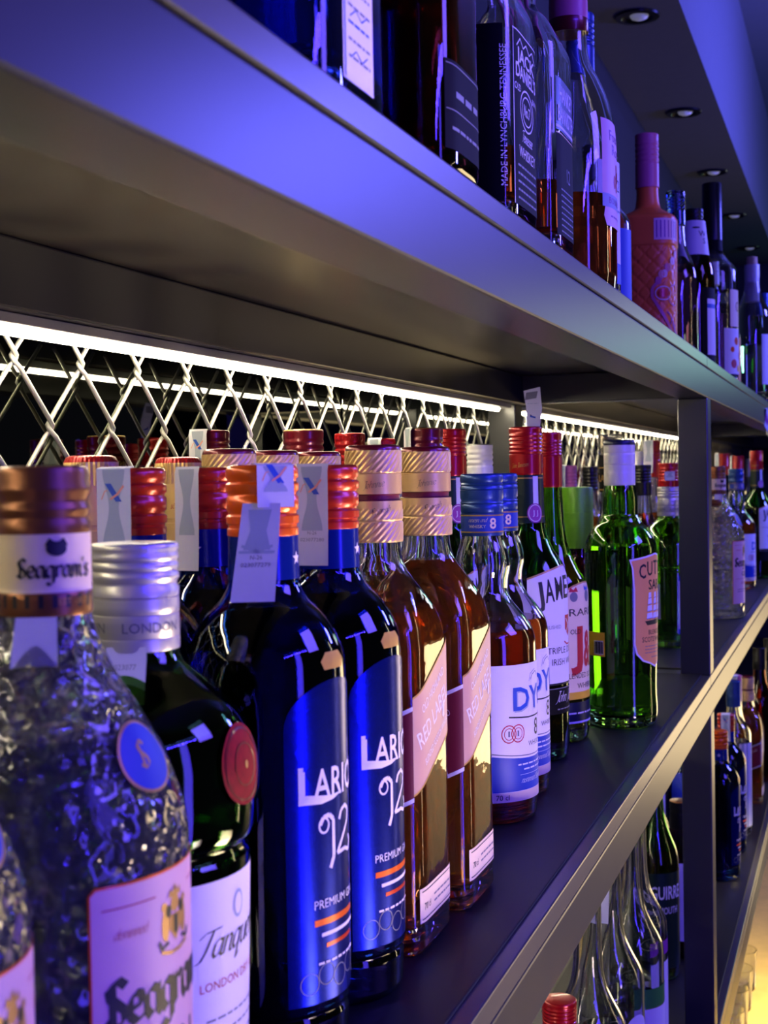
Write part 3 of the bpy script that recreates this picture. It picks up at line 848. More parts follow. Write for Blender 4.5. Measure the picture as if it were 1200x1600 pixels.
# --- whisky with blue cap and waisted neck
def blue_cap_whisky(loc, label):
    t = thing('whisky_bottle', label, 'bottle', loc)
    rb = .0420
    pr = base_prof(rb - .0012, .005) + smoothprof([(.005, rb - .0012), (.013, rb - .0006), (.013, rb - .0006), (.020, rb), (.138, rb), (.148, rb - .0012), (.158, rb - .006), (.168, rb - .0135), (.176, .0225), (.184, .0198), (.192, .0203), (.203, .0222), (.212, .0212), (.222, .0182), (.229, .0165), (.229, .0165), (.262, .0148)])
    s = Surf(pr); bottle_glass(t, s, 'clear', 'dwhisky', .152, seg=56)
    r = .0172
    pp = [(.2275, r - .0002), (.2280, r), (.2302, r), (.2304, r), (.2440, r), (.2442, r), (.2455, r), (.2458, r - .0006), (.2464, r), (.2525, r + .0001)]
    mi = [0, 0, 0, 1, 0, 0, 0, 0, 0]
    for z, q in ((.2530, -.0004), (.2540, .0003), (.2560, -.0005), (.2578, .0003), (.2640, .0003), (.2645, -.0003), (.2650, .0003), (.2672, .0002), (.2680, -.0006), (.2690, .0003), (.2702, -.0005), (.2716, .0003), (.2755, .0002), (.2770, -.0006), (.2775, -.002)):
        pp.append((z, r + q)); mi.append(0)
    cap_mesh(t, pp, ['bluec', 'bluelabel'], mi, seg=96, mod=lambda a, z: .0002 * math.cos(a * 44) if .258 < z < .2640 else 0)
    cs = Surf([(.22, r), (.28, r)])
    a = Art()
    a.rect(-.054, .054, .2302, .2312, 'goldprint', 0); a.rect(-.054, .054, .2435, .2445, 'goldprint', 0)
    for u in (-.036, 0, .036):
        a.text('8', u + .009, .2335, .0085, 'cream', 0, bold=.02)
        a.nib('Finest old', u - .004, .2388, .0022, 'cream', 0, w=.08, shear=.4, align='C'); a.text('WHISKY', u - .004, .2340, .0026, 'cream', 0)
    a.build('cap_print', t, wrap(cs, -75, .235), base=.0004)
    a = Art(); w = .0475
    a.rect(-w, w, .0185, .1265, 'white', 0)
    a.poly([(-w, .0265), (w, .0265), (w, .0555)] + [(w - 2 * w * i / 10, .0555 - .004 * math.sin(i * math.pi / 10)) for i in range(1, 10)] + [(-w, .0555)], 'bluelabel', 1)
    a.line([(w - 2 * w * i / 10, .0575 - .004 * math.sin(i * math.pi / 10)) for i in range(11)], .0009, 'print_grey', 1)
    a.rect(-w, w, .0185, .0262, 'cream', 1)
    a.text('DYC', .0, .0905, .0180, 'sealblue', 2, bold=.018, w=.052)
    a.text('DYC', .0012, .0893, .0180, 'sealgrey', 1, bold=.018, w=.052)
    a.line([(-.030, .0855), (-.01, .0838), (.01, .0838), (.030, .0855)], .0012, 'print_dark', 1)
    a.text('8', .004, .0680, .0135, 'print_dark', 1, bold=.01); a.text('WHISKY', .001, .0605, .0042, 'print_dark', 1, w=.022)
    for u in (-.030, -.0215): a.ring(u, .0722, .0062, .0068, .0009, 'print_red', 1); a.ring(u, .0722, .004, .0045, .0006, 'print_red', 1); a.rect(u - .0008, u + .0008, .070, .0745, 'print_grey', 1)
    a.line([(-.006, .113), (-.003, .117), (.004, .119), (.008, .115)], .0009, 'print_grey', 1); a.line([(-.008, .112), (-.006, .118), (.002, .121)], .0006, 'print_grey', 1)
    a.words(-.022, .02, .0465, .0022, 'print_white', 2, 1); a.words(-.016, .02, .0425, .0022, 'print_white', 2, 2)
    a.nib('Distilled Segooia', -.002, .0325, .0030, 'print_white', 2, w=.1, shear=.5, align='C'); a.line([(-.02, .039), (.02, .039)], .0003, 'print_white', 2)
    a.text('70 cl', -.036, .0204, .0042, 'print_dark', 2)
    a.build('label', t, wrap(s, -8, .08))
    return t
G4 = 'whisky bottles with blue caps'
dyc = blue_cap_whisky((-.2856, 1.0554, ZM), 'whisky bottle with blue cap and waisted neck, white and blue label fully in view')
dyc['group'] = G4
dup(dyc, (-.2942, 1.1404, ZM), 'second blue-capped whisky bottle, half hidden behind the first one', G4)

# --- dark green Irish whiskey with red cap
def irish(loc, label, far=False):
    t = thing('whiskey_bottle', label, 'bottle', loc)
    rb = .0382
    pr = base_prof(rb - .001, .005) + smoothprof([(.005, rb - .001), (.02, rb), (.165, rb), (.178, rb - .001), (.190, rb - .0055), (.202, rb - .0125), (.214, .0205), (.226, .0172), (.240, .0160), (.275, .0150), (.275, .0150), (.305, .0145)])
    s = Surf(pr); bottle_glass(t, s, 'dgreen', 'dwhisky', .18, seg=48)
    r = .0163
    screwcap(t, r, .2755, .3220, 'red', ribs=5, skirt=.42)
    cs = Surf([(.27, r), (.30, r)])
    a = Art()
    for u in (-.036, -.006, .026): a.nib('John Jameson', u, .2830, .0026, 'goldprint', 0, w=.14, shear=.4, align='C', rot=6, sx=.8)
    a.build('cap_print', t, wrap(cs, -78, .285), base=.0004)
    ns = Surf([(.226, .0176), (.240, .0166), (.2755, .0160)])
    a = Art(); a.rect(-.051, .051, .2290, .2752, 'collar', 0); a.rect(-.051, .051, .2718, .2730, 'goldprint', 1); a.rect(-.051, .051, .2345, .2355, 'goldprint', 1)
    a.build('collar', t, wrap(ns, 0, .25))
    a = Art(); a.rect(-.0028, .0028, .232, .274, 'seal', 0); a.ell(-.001, .2385, .0078, .0095, 'print_purple', 1); a.ring(-.001, .2385, .0064, .008, .0006, 'print_white', 2); a.text('J J', -.001, .2365, .0048, 'print_white', 2)
    a.build('round_seal', t, wrap(ns, -45, .24), base=.0007)
    a = Art(); w = .052
    top = [(w - 2 * w * i / 16, .1765 + .0110 * math.sin(i * math.pi / 16)) for i in range(17)]
    a.poly([(-w, .074), (w, .074)] + top, 'white', 0)
    a.line(top, .0016, 'goldprint', 1); a.rect(-w, w, .074, .0758, 'print_dark', 1)
    for i, ch in enumerate('JAMESON'):
        u = -.0405 + .0118 * i + (.0018 if i == 0 else 0); q = u / w
        a.text(ch, u, .1480 + .009 * (1 - q * q), .0215, 'print_dark', 1, bold=.018, w=.0104 if ch not in 'J' else .008, rot=-q * 10)
    a.poly([(-.008, .140), (.008, .140), (.008, .127), (0, .119), (-.008, .127)], 'print_red', 1); a.line([(-.006, .137), (.006, .123)], .0012, 'print_white', 2); a.line([(.006, .137), (-.006, .123)], .0012, 'print_white', 2)
    a.text('TRIPLE DISTILLED', 0, .1040, .0062, 'print_dark', 1, w=.066); a.text('IRISH WHISKEY', 0, .0930, .0062, 'print_dark', 1, w=.056)
    a.text('ESTABLISHED', -.03, .128, .0035, 'print_grey', 1); a.text('SINCE 1780', .028, .128, .0035, 'print_grey', 1); a.line([(-.010, .115), (-.004, .112), (.004, .112), (.010, .115)], .0015, 'print_red', 1)
    a.build('label', t, wrap(s, 0, .12))
    a = Art(); a.rect(-w, w, .046, .0705, 'blacklabel', 0); a.nib('John Jameson', 0, .0575, .0062, 'print_white', 1, w=.1, shear=.5, align='C', sx=.9); a.words(-.022, .022, .050, .002, 'print_grey', 1, 3)
    a.line([(-w, .0705), (w, .0705)], .0008, 'print_grey', 1)
    a.build('foot_label', t, wrap(s, 0, .06))
    return t
G5 = 'green Irish whiskey bottles with red caps'
jam = irish((-.3020, 1.2828, ZM), 'dark green whiskey bottle with red cap and a round purple seal on its collar'); jam['group'] = G5
dup(jam, (-.3790, 1.2830, ZM), 'red-capped dark green whiskey bottle behind the purple-capped bottle and the gold rope cap', G5)
dup(jam, (-.2339, 3.522, ZM), 'red-capped green whiskey bottle cut by the right picture edge, beyond the post', G5)

# --- tall-necked green scotch, red cap, yellow label
t = thing('whisky_bottle', 'slim green whisky bottle with red cap and yellow label lettered in red', 'bottle', (-.3008, 1.3787, ZM))
rb = .0390
pr = base_prof(rb - .001, .005) + smoothprof([(.005, rb - .001), (.015, rb), (.150, rb), (.165, rb - .0025), (.178, rb - .0095), (.192, .0225), (.208, .0180), (.230, .0152), (.262, .0135), (.262, .0135), (.300, .0125)])
s = Surf(pr); bottle_glass(t, s, 'green', 'whisky', .19)
screwcap(t, .0142, .2620, .3190, 'red', ribs=5, skirt=.55, knurl=False)
a = Art(); w = .043
top = [(w * math.cos(R(q)), .128 + .036 * math.sin(R(q)) ** .6) for q in range(0, 181, 12)]
a.poly([(-w, .045), (w, .045)] + top, 'cream', 0); a.line(top, .0016, 'goldprint', 1)
a.ell(-.022, .150, .005, .005, 'print_grey', 1); a.poly([(-.028, .155), (-.016, .155), (-.018, .160), (-.022, .157), (-.026, .160)], 'print_red', 1)
a.ell(0, .150, .005, .006, 'print_grey', 1); a.poly([(-.005, .156), (.005, .156), (.004, .161), (0, .158), (-.004, .161)], 'sealblue', 1)
a.text('RARE', -.008, .1305, .0075, 'print_dark', 1, w=.040)
for i, (ch, u) in enumerate((('J', -.018), ('&', .0), ('B', .018))):
    a.text(ch, u, .083 - .004 * i, .036, 'print_red', 1, bold=.03, w=.017)
a.text('OLD', -.02, .112, .005, 'print_dark', 2)
a.text('BLENDED SCOTCH', -.004, .0665, .0055, 'print_dark', 1, w=.058); a.text('WHISKY', -.004, .0560, .0055, 'print_dark', 1, w=.030)
a.rect(-w, w, .045, .0525, 'yellow', 1)
a.build('label', t, wrap(s, -8, .1))
a = Art(); a.rect(-w, w, .0205, .042, 'navy', 0); a.words(-.03, .03, .030, .003, 'print_white', 1, 2)
a.rect(-w, w, .0205, .0225, 'white', 1)
a.build('foot_label', t, wrap(s, -8, .03))
# torn paper seal standing up behind its cap
a = Art()
a.poly([(-.006, 0), (.007, -.004), (.0095, .022), (.006, .045), (-.011, .041), (-.007, .022)], 'seal', 0)
a.poly([(-.009, .031), (.003, .033), (.004, .0405), (-.008, .039)], 'print_grey', 1)
a.line([(-.003, .014), (.003, .0125)], .0018, 'sealblue', 1); a.line([(-.003, .0155), (.001, .0125)], .0012, 'print_dark', 1)
a.words(-.006, .005, .027, .0012, 'sealgrey', 1, 1)
a.build('tax_seal', t, lambda u, v, off: Vector((-.016, 0, .3185)) + Vector((.96 * u, .28 * u + .25 * v * v / .05, v + .004)) + Vector((.25, -.96, 0)) * off, base=.0001)

# --- clear green scotch with ship label
t = thing('whisky_bottle', 'bright green whisky bottle with white cap and peach label showing a sailing ship', 'bottle', (-.2425, 1.4733, ZM))
rb = .0392
pr = base_prof(.0375, .006) + smoothprof([(.006, .0375), (.016, .0382), (.04, .0372), (.07, .0378), (.175, rb), (.192, rb), (.202, rb - .002), (.212, rb - .007), (.221, rb - .0155), (.226, .0215), (.231, .0190), (.242, .0192), (.254, .0182), (.2625, .0165), (.2625, .0165), (.295, .0150)])
s = Surf(pr); bottle_glass(t, s, 'green', 'water', .1965, seg=64)
r = .0169
pp = [(.2620, r - .0003), (.2625, r), (.2760, r), (.2763, r - .0001), (.2836, r), (.2840, r - .0005), (.2846, r), (.2965, r), (.2970, r - .0004), (.2976, r), (.3058, r), (.3062, r + .0001), (.3098, r), (.3108, r - .0006), (.3112, r - .002)]
cap_mesh(t, pp, ['whitec', 'navy'], [0] * 10 + [1] * 4, sub=.002)
a = Art()
pts = [(-.034, .181), (0, .187), (.034, .181), (.0315, .172), (.0300, .150), (.0300, .092), (.0275, .082), (.020, .0745), (.009, .071), (0, .067), (-.009, .071), (-.020, .0745), (-.0275, .082), (-.0300, .092), (-.0300, .150), (-.0315, .172)]
a.poly([(p[0] * 1.06, .127 + (p[1] - .127) * 1.03) for p in pts], 'white', 0); a.poly(pts, 'peach', 1)
for i, ch in enumerate('CUTTY'): a.text(ch, -.021 + .0105 * i, .1625 + .0035 * (1 - (abs(i - 2) / 2) ** 2), .0150, 'print_dark', 2, bold=.015, w=.0088)
a.text('SARK', .002, .150, .0105, 'print_dark', 2, bold=.015, w=.03)
a.poly([(-.0185, .116), (.0185, .118), (.015, .1125), (-.015, .1115)], 'print_dark', 2)                     # ship: hull, masts, sails
for u in (-.011, -.001, .009):
    a.line([(u, .116), (u, .1475)], .0005, 'print_dark', 2)
    for j, (z, hwid) in enumerate(((.1185, .0050), (.1265, .0042), (.134, .0034), (.1405, .0025))):
        a.poly([(u - hwid, z), (u + hwid * .9, z + .0006), (u + hwid * .75, z + .0066), (u - hwid * .85, z + .0060)], 'white', 3)
        a.line([(u - hwid, z), (u + hwid * .9, z + .0006)], .0006, 'sealblue', 4)
a.poly([(.0135, .118), (.0225, .121), (.0135, .137)], 'white', 3)
a.text('BLENDED', 0, .1015, .0050, 'print_dark', 2, w=.026); a.text('SCOTS WHISKY', 0, .0935, .0055, 'print_dark', 2, w=.044)
for q in range(3): a.words(-.018, .018, .0885 - .0035 * q, .0013, 'print_grey', 2, q)
a.words(-.008, .008, .0765, .0015, 'print_grey', 2, 7)
a.build('label', t, wrap(s, -14, .12))
a = Art(); a.rect(-.013, .013, .078, .104, 'yellow', 0); a.rect(-.002, .011, .080, .095, 'white', 1)
for q in range(9): a.rect(-.001 + .0013 * q, -.0004 + .0013 * q + .0003 * (q % 3), .081, .094, 'print_dark', 2)
a.build('back_label', t, wrap(s, -128, .09))

# --- green gin bottle by the post
tq0 = shaker_gin((-.2776, 2.1605, ZM), 'squat green gin bottle right beside the front post, silver cap', 'green', med=False)
for c in kids(tq0, 'label'): bpy.data.objects.remove(c)
s0 = Surf([(.0, .0425), (.02, .0435), (.118, .0465)])
a = Art(); a.rect(-.03, .03, .03, .105, 'white', 0); a.rect(-.03, .03, .022, .03, 'sealblue', 0); a.rect(-.03, .03, .105, .113, 'sealblue', 0); a.build('label', tq0, wrap(s0, -28, .07))
a = Art(); a.rect(-.012, .012, .045, .10, 'cream', 0); a.words(-.008, .008, .09, .003, 'print_grey', 1); a.build('back_label', tq0, wrap(s0, -118, .07))

# --- plain bottles of the back rows: glass, liquid, cap
def plain(kind, loc, label, rb, hcap, zc, rc, gl, liq, capm, level=.15, sh=.62, top=None, group=None, seal=None, ribs=4, knurl=True, seg=36, skirt=.45, neck=None, lab=None, print_=None, sq=None, bs=None):
    """rb body radius, hcap overall height, zc bottom of the cap, rc cap radius, sh where the shoulder starts (share of zc)"""
    t = thing(kind, label, 'bottle', loc, group)
    nr = rc - .0016
    z1 = zc * sh
    pr = base_prof(rb - .001, .005) + smoothprof([(.005, rb - .001), (.014, rb), (z1, rb), (z1 + (zc - z1) * .18, rb - (rb - nr) * .12), (z1 + (zc - z1) * .42, rb - (rb - nr) * .55), (z1 + (zc - z1) * .66, nr + (rb - nr) * .12), (zc - .004, nr), (zc - .004, nr), (hcap - .01, nr - .0012)])
    s = Surf(pr, *(sq[:3] if sq else (1, 1, 2)), (z1, z1 + (zc - z1) * .5) if sq else None)
    bottle_glass(t, s, gl, liq, min(level, zc - .01), seg=seg)
    if capm: screwcap(t, rc, zc, hcap, capm, top, ribs=ribs, knurl=knurl, seg=seg, skirt=skirt)
    if neck:
        ns = Surf([(zc - neck[1], nr + .0003), (zc, nr + .0003)])
        a = Art(); a.rect(-math.pi * nr, math.pi * nr, zc - neck[1], zc - .0005, neck[0], 0)
        a.build('neck_label', t, wrap(ns, 0, zc - .01), base=.0006)
    if lab:
        for (ac, hwid, za, zb, m, extra) in lab:
            a = Art(); a.rect(-hwid, hwid, za, zb, m, 0)
            if extra: extra(a, hwid, za, zb)
            a.build('label', t, wrap(s, ac, (za + zb) / 2))
    if print_:
        cs = Surf([(zc, rc), (hcap, rc)]); a = Art()
        for u in (-.03, 0, .03): a.nib(print_[0], u, zc + print_[1], print_[2], print_[3], 0, w=.14, shear=.4, align='C', rot=8)
        a.build('cap_print', t, wrap(cs, -70, zc), base=.0004)
    if seal: tax_seal(t, *seal)
    return t
def fluted(loc, label):
    t = plain('whisky_bottle', loc, label, .034, .262, .240, .0150, 'clear', 'dwhisky', None, .205, .70)
    r = .0157
    pp = [(.232, r - .0006), (.2325, r - .0004), (.2480, r - .0004), (.2483, r - .0010), (.2510, r - .0010), (.2513, r - .0003), (.2745, r - .0003), (.2747, r), (.2885, r), (.2915, r - .0012), (.2925, r - .0035)]
    cap_mesh(t, pp, ['gold', 'red'], [0] * 8 + [1, 1], seg=144, mod=lambda a, z: .0005 * math.cos(a * 36) if .2746 < z < .2892 else 0, sub=.002)
    a = Art()
    for u in (-.03, 0, .03): a.nib('ier', u, .258, .003, 'print_red', 0, w=.1, shear=.4, align='C', rot=8)
    a.build('cap_print', t, wrap(Surf([(.25, r), (.275, r)]), -75, .26), base=.0003)
    return t
G6 = 'bottles with fluted gold caps'
f1 = fluted((-.430, .700, ZM), 'bottle with fluted gold cap and red top, just behind the leftmost wide tax seal'); f1['group'] = G6
dup(f1, (-.4350, .8195, ZM), 'bottle with fluted gold cap and red top between two blue bottles with tax seals', G6)
G7 = 'dark red capped bottles against the netting'
gr = plain('rum_bottle', (-.4450, .8870, ZM), 'wine-red cap with white seal on its left, highest at the left of the netting', .032, .3125, .2700, .0148, 'clear', 'dwhisky', 'wine', .2, seal=(-95, .0152, .3128, .05, .0150), print_=('Grosera', .012, .006, 'goldprint'), group=G7)
plain('rum_bottle', (-.4480, 1.0720, ZM), 'wine-red cap with a golden rim and gold script, against the netting', .034, .3180, .2600, .0174, 'clear', 'dwhisky', 'wine', .2, top='gold', print_=('Grosera', .026, .0085, 'gold'), group=G7)
plain('rum_bottle', (-.4420, 1.1690, ZM), 'plain bright red screw cap against the netting', .034, .3170, .2600, .0143, 'clear', 'whisky', 'red', .2, ribs=6, skirt=.2, group=G7)
plain('rum_bottle', (-.4430, 1.2650, ZM), 'small red cap nearly covered by a white seal, behind the gold rope caps', .027, .3140, .2650, .0125, 'clear', 'whisky', 'red', .2, seal=(-110, .0128, .3143, .045, .0170, False, True, False), group=G7)
plain('rum_bottle', (-.3530, 1.1200, ZM), 'purple-brown cap with white seal on its left, directly behind a gold rope cap', .024, .3180, .2600, .0155, 'clear', 'dwhisky', 'wine', .2, top='brownc', seal=(-140, .0160, .3183, .05, .0160, False, True, False), print_=('Grosera', .026, .0085, 'print_white'), group=G7)
plain('vodka_bottle', (-.4175, 1.5371, ZM), 'white screw cap with black top in front of the rear post', .035, .3120, .2640, .0155, 'clear', 'water', 'whitec', .2, top='black', ribs=3)
t = plain('liqueur_bottle', (-.3706, 1.8842, ZM), 'bottle with a wide lime green cap sleeve', .035, .258, .178, .0222, 'brown', 'dwhisky', None, .15, .68, lab=[(0, .03, .05, .12, 'pinklabel', None)])
cap_mesh(t, [(.170, .0222), (.1705, .0226), (.2200, .0224), (.2203, .0220), (.2206, .0224), (.2535, .0222), (.2555, .0214), (.2560, .0190)], ['lime'], [0] * 7, seg=48)
t = plain('rye_bottle', (-.3493, 2.0401, ZM), 'tall bottle with clear stopper and black neck band printed in gold', .036, .300, .250, .0175, 'clear', 'water', None, .2, neck=('blacklabel', .0))  if False else plain('rum_bottle', (-.3493, 2.0401, ZM), 'tall bottle with clear ridged cap and black neck band printed in gold', .036, .3000, .2450, .0165, 'clear', 'water', None, .2)
a = Art(); a.rect(-.055, .055, .246, .300, 'blacklabel', 0)
for u in (-.03, 0, .03): a.text('LABEL 5', u, .262, .010, 'goldprint', 1, bold=.02)
a.rect(-.055, .055, .2485, .2505, 'goldprint', 1); a.rect(-.055, .055, .282, .2835, 'goldprint', 1)
a.build('neck_label', t, wrap(Surf([(.24, .0172), (.305, .0172)]), -80, .27))
cap_mesh(t, [(.2995, .0176), (.3000, .0180)] + [(.3000 + .0028 * i + d, .0180 + q) for i in range(11) for d, q in ((.0004, .0006), (.0018, .0006), (.0024, -.0002))] + [(.3320, .0178), (.3330, .0160)], ['clear'], [0] * 36, seg=48)
plain('liqueur_bottle', (-.3404, 2.3060, ZM), 'pink liqueur bottle with black ridged cap beyond the bright green bottle', .036, .2870, .2350, .0150, 'clear', 'pinkliq', 'black', .205, .6)
plain('whisky_bottle', (-.3987, 1.9592, ZM), 'white sealed pink cap above the lime sleeve', .034, .2870, .2350, .0135, 'clear', 'whisky', 'pinkc', .2, seal=(-120, .0140, .2873, .045, .0180, False, True, False))
plain('whisky_bottle', (-.4269, 2.2885, ZM), 'small black ribbed cap to the right above the lime sleeve', .034, .2860, .2450, .0130, 'clear', 'whisky', 'black', .2, ribs=5, skirt=.1)
plain('whisky_bottle', (-.3540, 2.5260, ZM), 'orange-capped bottle under a long white seal near the front post', .035, .3330, .2650, .0145, 'clear', 'whisky', 'redorange', .2, seal=(-110, .0150, .3333, .06, .0200, False, True, False))
plain('whisky_bottle', (-.3139, 2.4340, ZM), 'pinkish red cap with white band touching the front post', .035, .2900, .2350, .0180, 'clear', 'water', 'red', .2, neck=None, seal=(-75, .0186, .2750, .016, .018, False, False, False))
plain('vodka_bottle', (-.4000, 2.6500, ZM), 'white cap farthest back left of the front post', .034, .3150, .2650, .0140, 'clear', 'water', 'whitec', .2)
# beyond the front post
sg2 = dup(sea, (-.2435, 2.5858, ZM), 'far dimpled gin bottle standing just past the front post', G1, -8)
cl = bmesh.new(); skin(cl, [[(.012 * math.cos(q * math.pi / 6) * k, .012 * math.sin(q * math.pi / 6) * k, z) for q in range(12)] for k, z in ((.3, -.004), (1, -.002), (1.1, .004), (.6, .009))])
tagm = link('neck_charm', cl, 'brownc', sg2); tagm.location = (.004, -.034, .212)
cl = bmesh.new(); skin(cl, [[(x, .0045 * math.cos(q * math.pi / 4) * k, .0045 * math.sin(q * math.pi / 4) * k) for q in range(8)] for k, x in ((.2, -.026), (.8, -.022), (1, -.014), (.6, -.004))])
b2 = link('amber_bead', cl, 'amberbead', sg2); b2.location = (.0, -.036, .208)
dup(dyc, (-.2603, 3.2265, ZM), 'far blue-capped whisky bottle behind the dimpled gin, past the post', G4, 10)
G8 = 'bottles in the back rows past the post'
plain('gin_bottle', (-.3220, 3.5900, ZM), 'red cap with white seal, tallest just right of the front post', .036, .318, .262, .0175, 'blue', 'water', 'redorange', .2, seal=(-140, .018, .3183, .05, .018, False, True, False), group=G8, seg=24)
plain('whisky_bottle', (-.3200, 4.0200, ZM), 'plain red cap on green glass behind the far blue-capped whisky', .036, .315, .245, .0185, 'dgreen', 'whisky', 'red', .2, seal=(-150, .019, .3153, .05, .012, False, True, False), group=G8, seg=24)
plain('gin_bottle', (-.3500, 3.2500, ZM), 'orange-red ridged cap half behind the front post', .036, .300, .245, .0175, 'blue', 'water', 'orange', .2, group=G8, seg=24)
plain('vodka_bottle', (-.3300, 4.7000, ZM), 'pale labelled bottle farthest along the middle shelf', .036, .310, .25, .017, 'clear', 'water', 'whitec', .2, lab=[(-30, .03, .08, .2, 'white', None)], seg=24)

# ------------------------------------------------------------------ bottles on the top shelf (square ones first)
def square_bottle(kind, loc, label, hx, hy, zs, ztop, gl, liq, level, capm, n=9, rc=.016, seg=64, chamf=None, t_=.003):
    """hx, hy half sizes; zs shoulder start"""
    t = thing(kind, label, 'bottle', loc)
    r = max(hx, hy) * .97
    pr = base_prof(r, .004) + smoothprof([(.004, r), (.012, r), (zs, r), (zs + .006, r * .985), (zs + .014, r * .90), (zs + .030, r * .52 + .006), (zs + .042, rc), (ztop - .03, rc - .001), (ztop - .03, rc - .001), (ztop - .005, rc - .002)])
    s = Surf(pr, hx / r, hy / r, n, (zs + .006, zs + .036))
    bottle_glass(t, s, gl, liq, level, t=t_, tb=.014, seg=seg)
    screwcap(t, rc + .001, ztop - .035, ztop, capm)
    return t, s
# pale blue gin with botanical side label
t, s = square_bottle('gin_bottle', (-.2290, .5360, ZT), 'blue square gin bottle with pale botanical side label, topmost left', .034, .0430, .165, .260, 'cblue', 'water', .14, 'navy', n=6)
a = Art(); a.rect(-.020, .016, .008, .150, 'white', 0); a.line([(-.0185, .009), (-.0185, .149)], .0006, 'sealblue', 1); a.line([(-.0172, .009), (-.0172, .149)], .0004, 'sealblue', 1)
a.text('LONDON', -.002, .094, .0055, 'sealblue', 1, w=.024); a.text('DRY GIN', -.002, .084, .0065, 'sealblue', 1, w=.025, bold=.01)
for q in range(9): a.words(-.014, .012, .074 - .007 * q, .0022, 'print_grey' if q % 3 else 'sealblue', 1, q)
for q in range(4): a.line([(-.012, .018 + .017 * q), (-.005, .022 + .017 * q), (.002, .019 + .017 * q), (.009, .023 + .017 * q)], .0006, 'sealblue', 1)
a.build('label', t, wrap(s, 0, .08), step=.006)
for q in range(3):
    a = Art(); a.ell(0, .055 + .03 * q, .012, .010, 'sealblue', 0); a.build('side_print', t, wrap(s, -90, .055 + .03 * q))
# dark brown square bottle
t, s = square_bottle('whiskey_bottle', (-.2260, .6850, ZT), 'dark brown square whiskey bottle between the blue gin and the black-labelled square bottle', .036, .0370, .150, .255, 'brown', 'dwhisky', .128, 'black', n=5)
a = Art(); a.rect(-.031, .031, .010, .055, 'blacklabel', 0)
a.line([(-.03, .053), (.03, .053)], .0006, 'print_grey', 1); a.line([(-.03, .030), (.03, .030)], .0006, 'print_grey', 1); a.words(-.02, .02, .037, .006, 'print_grey', 1, 9)
a.words(-.025, .025, .02, .003, 'print_grey', 1, 2)
a.build('label', t, wrap(s, 0, .03), step=.006)
# square whiskey with black label
t, s = square_bottle('whiskey_bottle', (-.2300, .8350, ZT), 'square whiskey bottle with black label and white lettering on two sides', .037, .0400, .128, .245, 'clear', 'dwhisky', .045, 'black', n=6)
a = Art(); w = .0305
a.rect(-w, w, .010, .117, 'blacklabel', 0)
for q in (-w + .0008, w - .0008): a.line([(q, .010), (q, .117)], .0007, 'print_white', 1)
a.line([(-w, .1165), (w, .1165)], .0008, 'print_white', 1)
a.line([(-.024, .107), (-.016, .113), (-.008, .109), (0, .113), (.008, .109), (.016, .113), (.024, .107)], .001, 'print_white', 1)
a.text('JACK', -.001, .0985, .0085, 'print_white', 1, w=.046, bold=.02); a.text("DANIEL'S", .0, .0885, .0085, 'print_white', 1, w=.052, bold=.015)
a.ring(0, .0715, .017, .0125, .0011, 'print_white', 1); a.ring(0, .0715, .0125, .0088, .0009, 'print_white', 1); a.text('No.7', 0, .0680, .0072, 'print_white', 1, w=.016, bold=.01); a.text('OLD', -.022, .0800, .0045, 'print_white', 1); a.text('BRAND', .023, .0800, .0036, 'print_white', 1)
a.nib('Tennessee', 0, .0510, .0045, 'print_white', 1, w=.16, shear=.3, align='C', sx=.9); a.text('WHISKEY', 0, .0405, .0068, 'print_white', 1, w=.042)
for q in range(5): a.words(-.024, .024, .034 - .005 * q, .0024, 'print_grey', 1, q)
a.build('label', t, wrap(s, 0, .06), step=.006)
a = Art(); w = .033
a.rect(-w, w - .001, .010, .117, 'blacklabel', 0)
for i, (l1_, l2_) in enumerate((('MELLOWED', 'CHARCOAL'), ('IN OUR OWN', 'BARRELS'), ('BY MASTERS', 'READY'), ('SINCE', '1866'))):
    z = .103 - .026 * i
    a.line([(-.008, z), (0, z - .003), (.008, z - .001)], .0008, 'print_white', 1); a.ring(0, z + .003, .003, .0024, .0007, 'print_white', 1)
    a.text(l1_, 0, z - .0085, .0030, 'print_white', 1, w=.030); a.text(l2_, 0, z - .0135, .0030, 'print_white', 1, w=.032)
a.build('side_label', t, wrap(s, -90, .06), step=.006)
a = Art(); a.text('MADE IN LYNCHBURG TENNESSEE', 0, 0, .0042, 'print_white', 0, w=.085)
fn0 = wrap(s, -45, .06); a.build('corner_print', t, lambda u, v, off: fn0(-v, .062 + u, off))
# square scotch with tall panel
t, s = square_bottle('whisky_bottle', (-.2300, .9600, ZT), 'square clear whisky bottle with white capital lettering, right of the black-labelled one', .037, .0350, .140, .250, 'clear', 'dwhisky', .050, 'black', n=6)
a = Art(); w = .028
a.rect(-w, w, .085, .122, 'navy', 0)
a.text('HANKEY', 0, .1060, .0110, 'print_white', 1, w=.043, bold=.02); a.text('BANNISTER', 0, .0915, .0110, 'print_white', 1, w=.050, bold=.015); a.rect(-w, w, .0865, .0885, 'print_white', 1)
a.rect(-w, w, .012, .0835, 'blacklabel', 0); a.line([(-w, .083), (w, .083)], .0008, 'goldprint', 1); a.text('12', .004, .052, .010, 'print_grey', 1)
for q in range(8): a.words(-.02, .02, .044 - .0042 * q, .002, 'print_grey', 1, q)
a.build('label', t, wrap(s, 0, .06), step=.006)
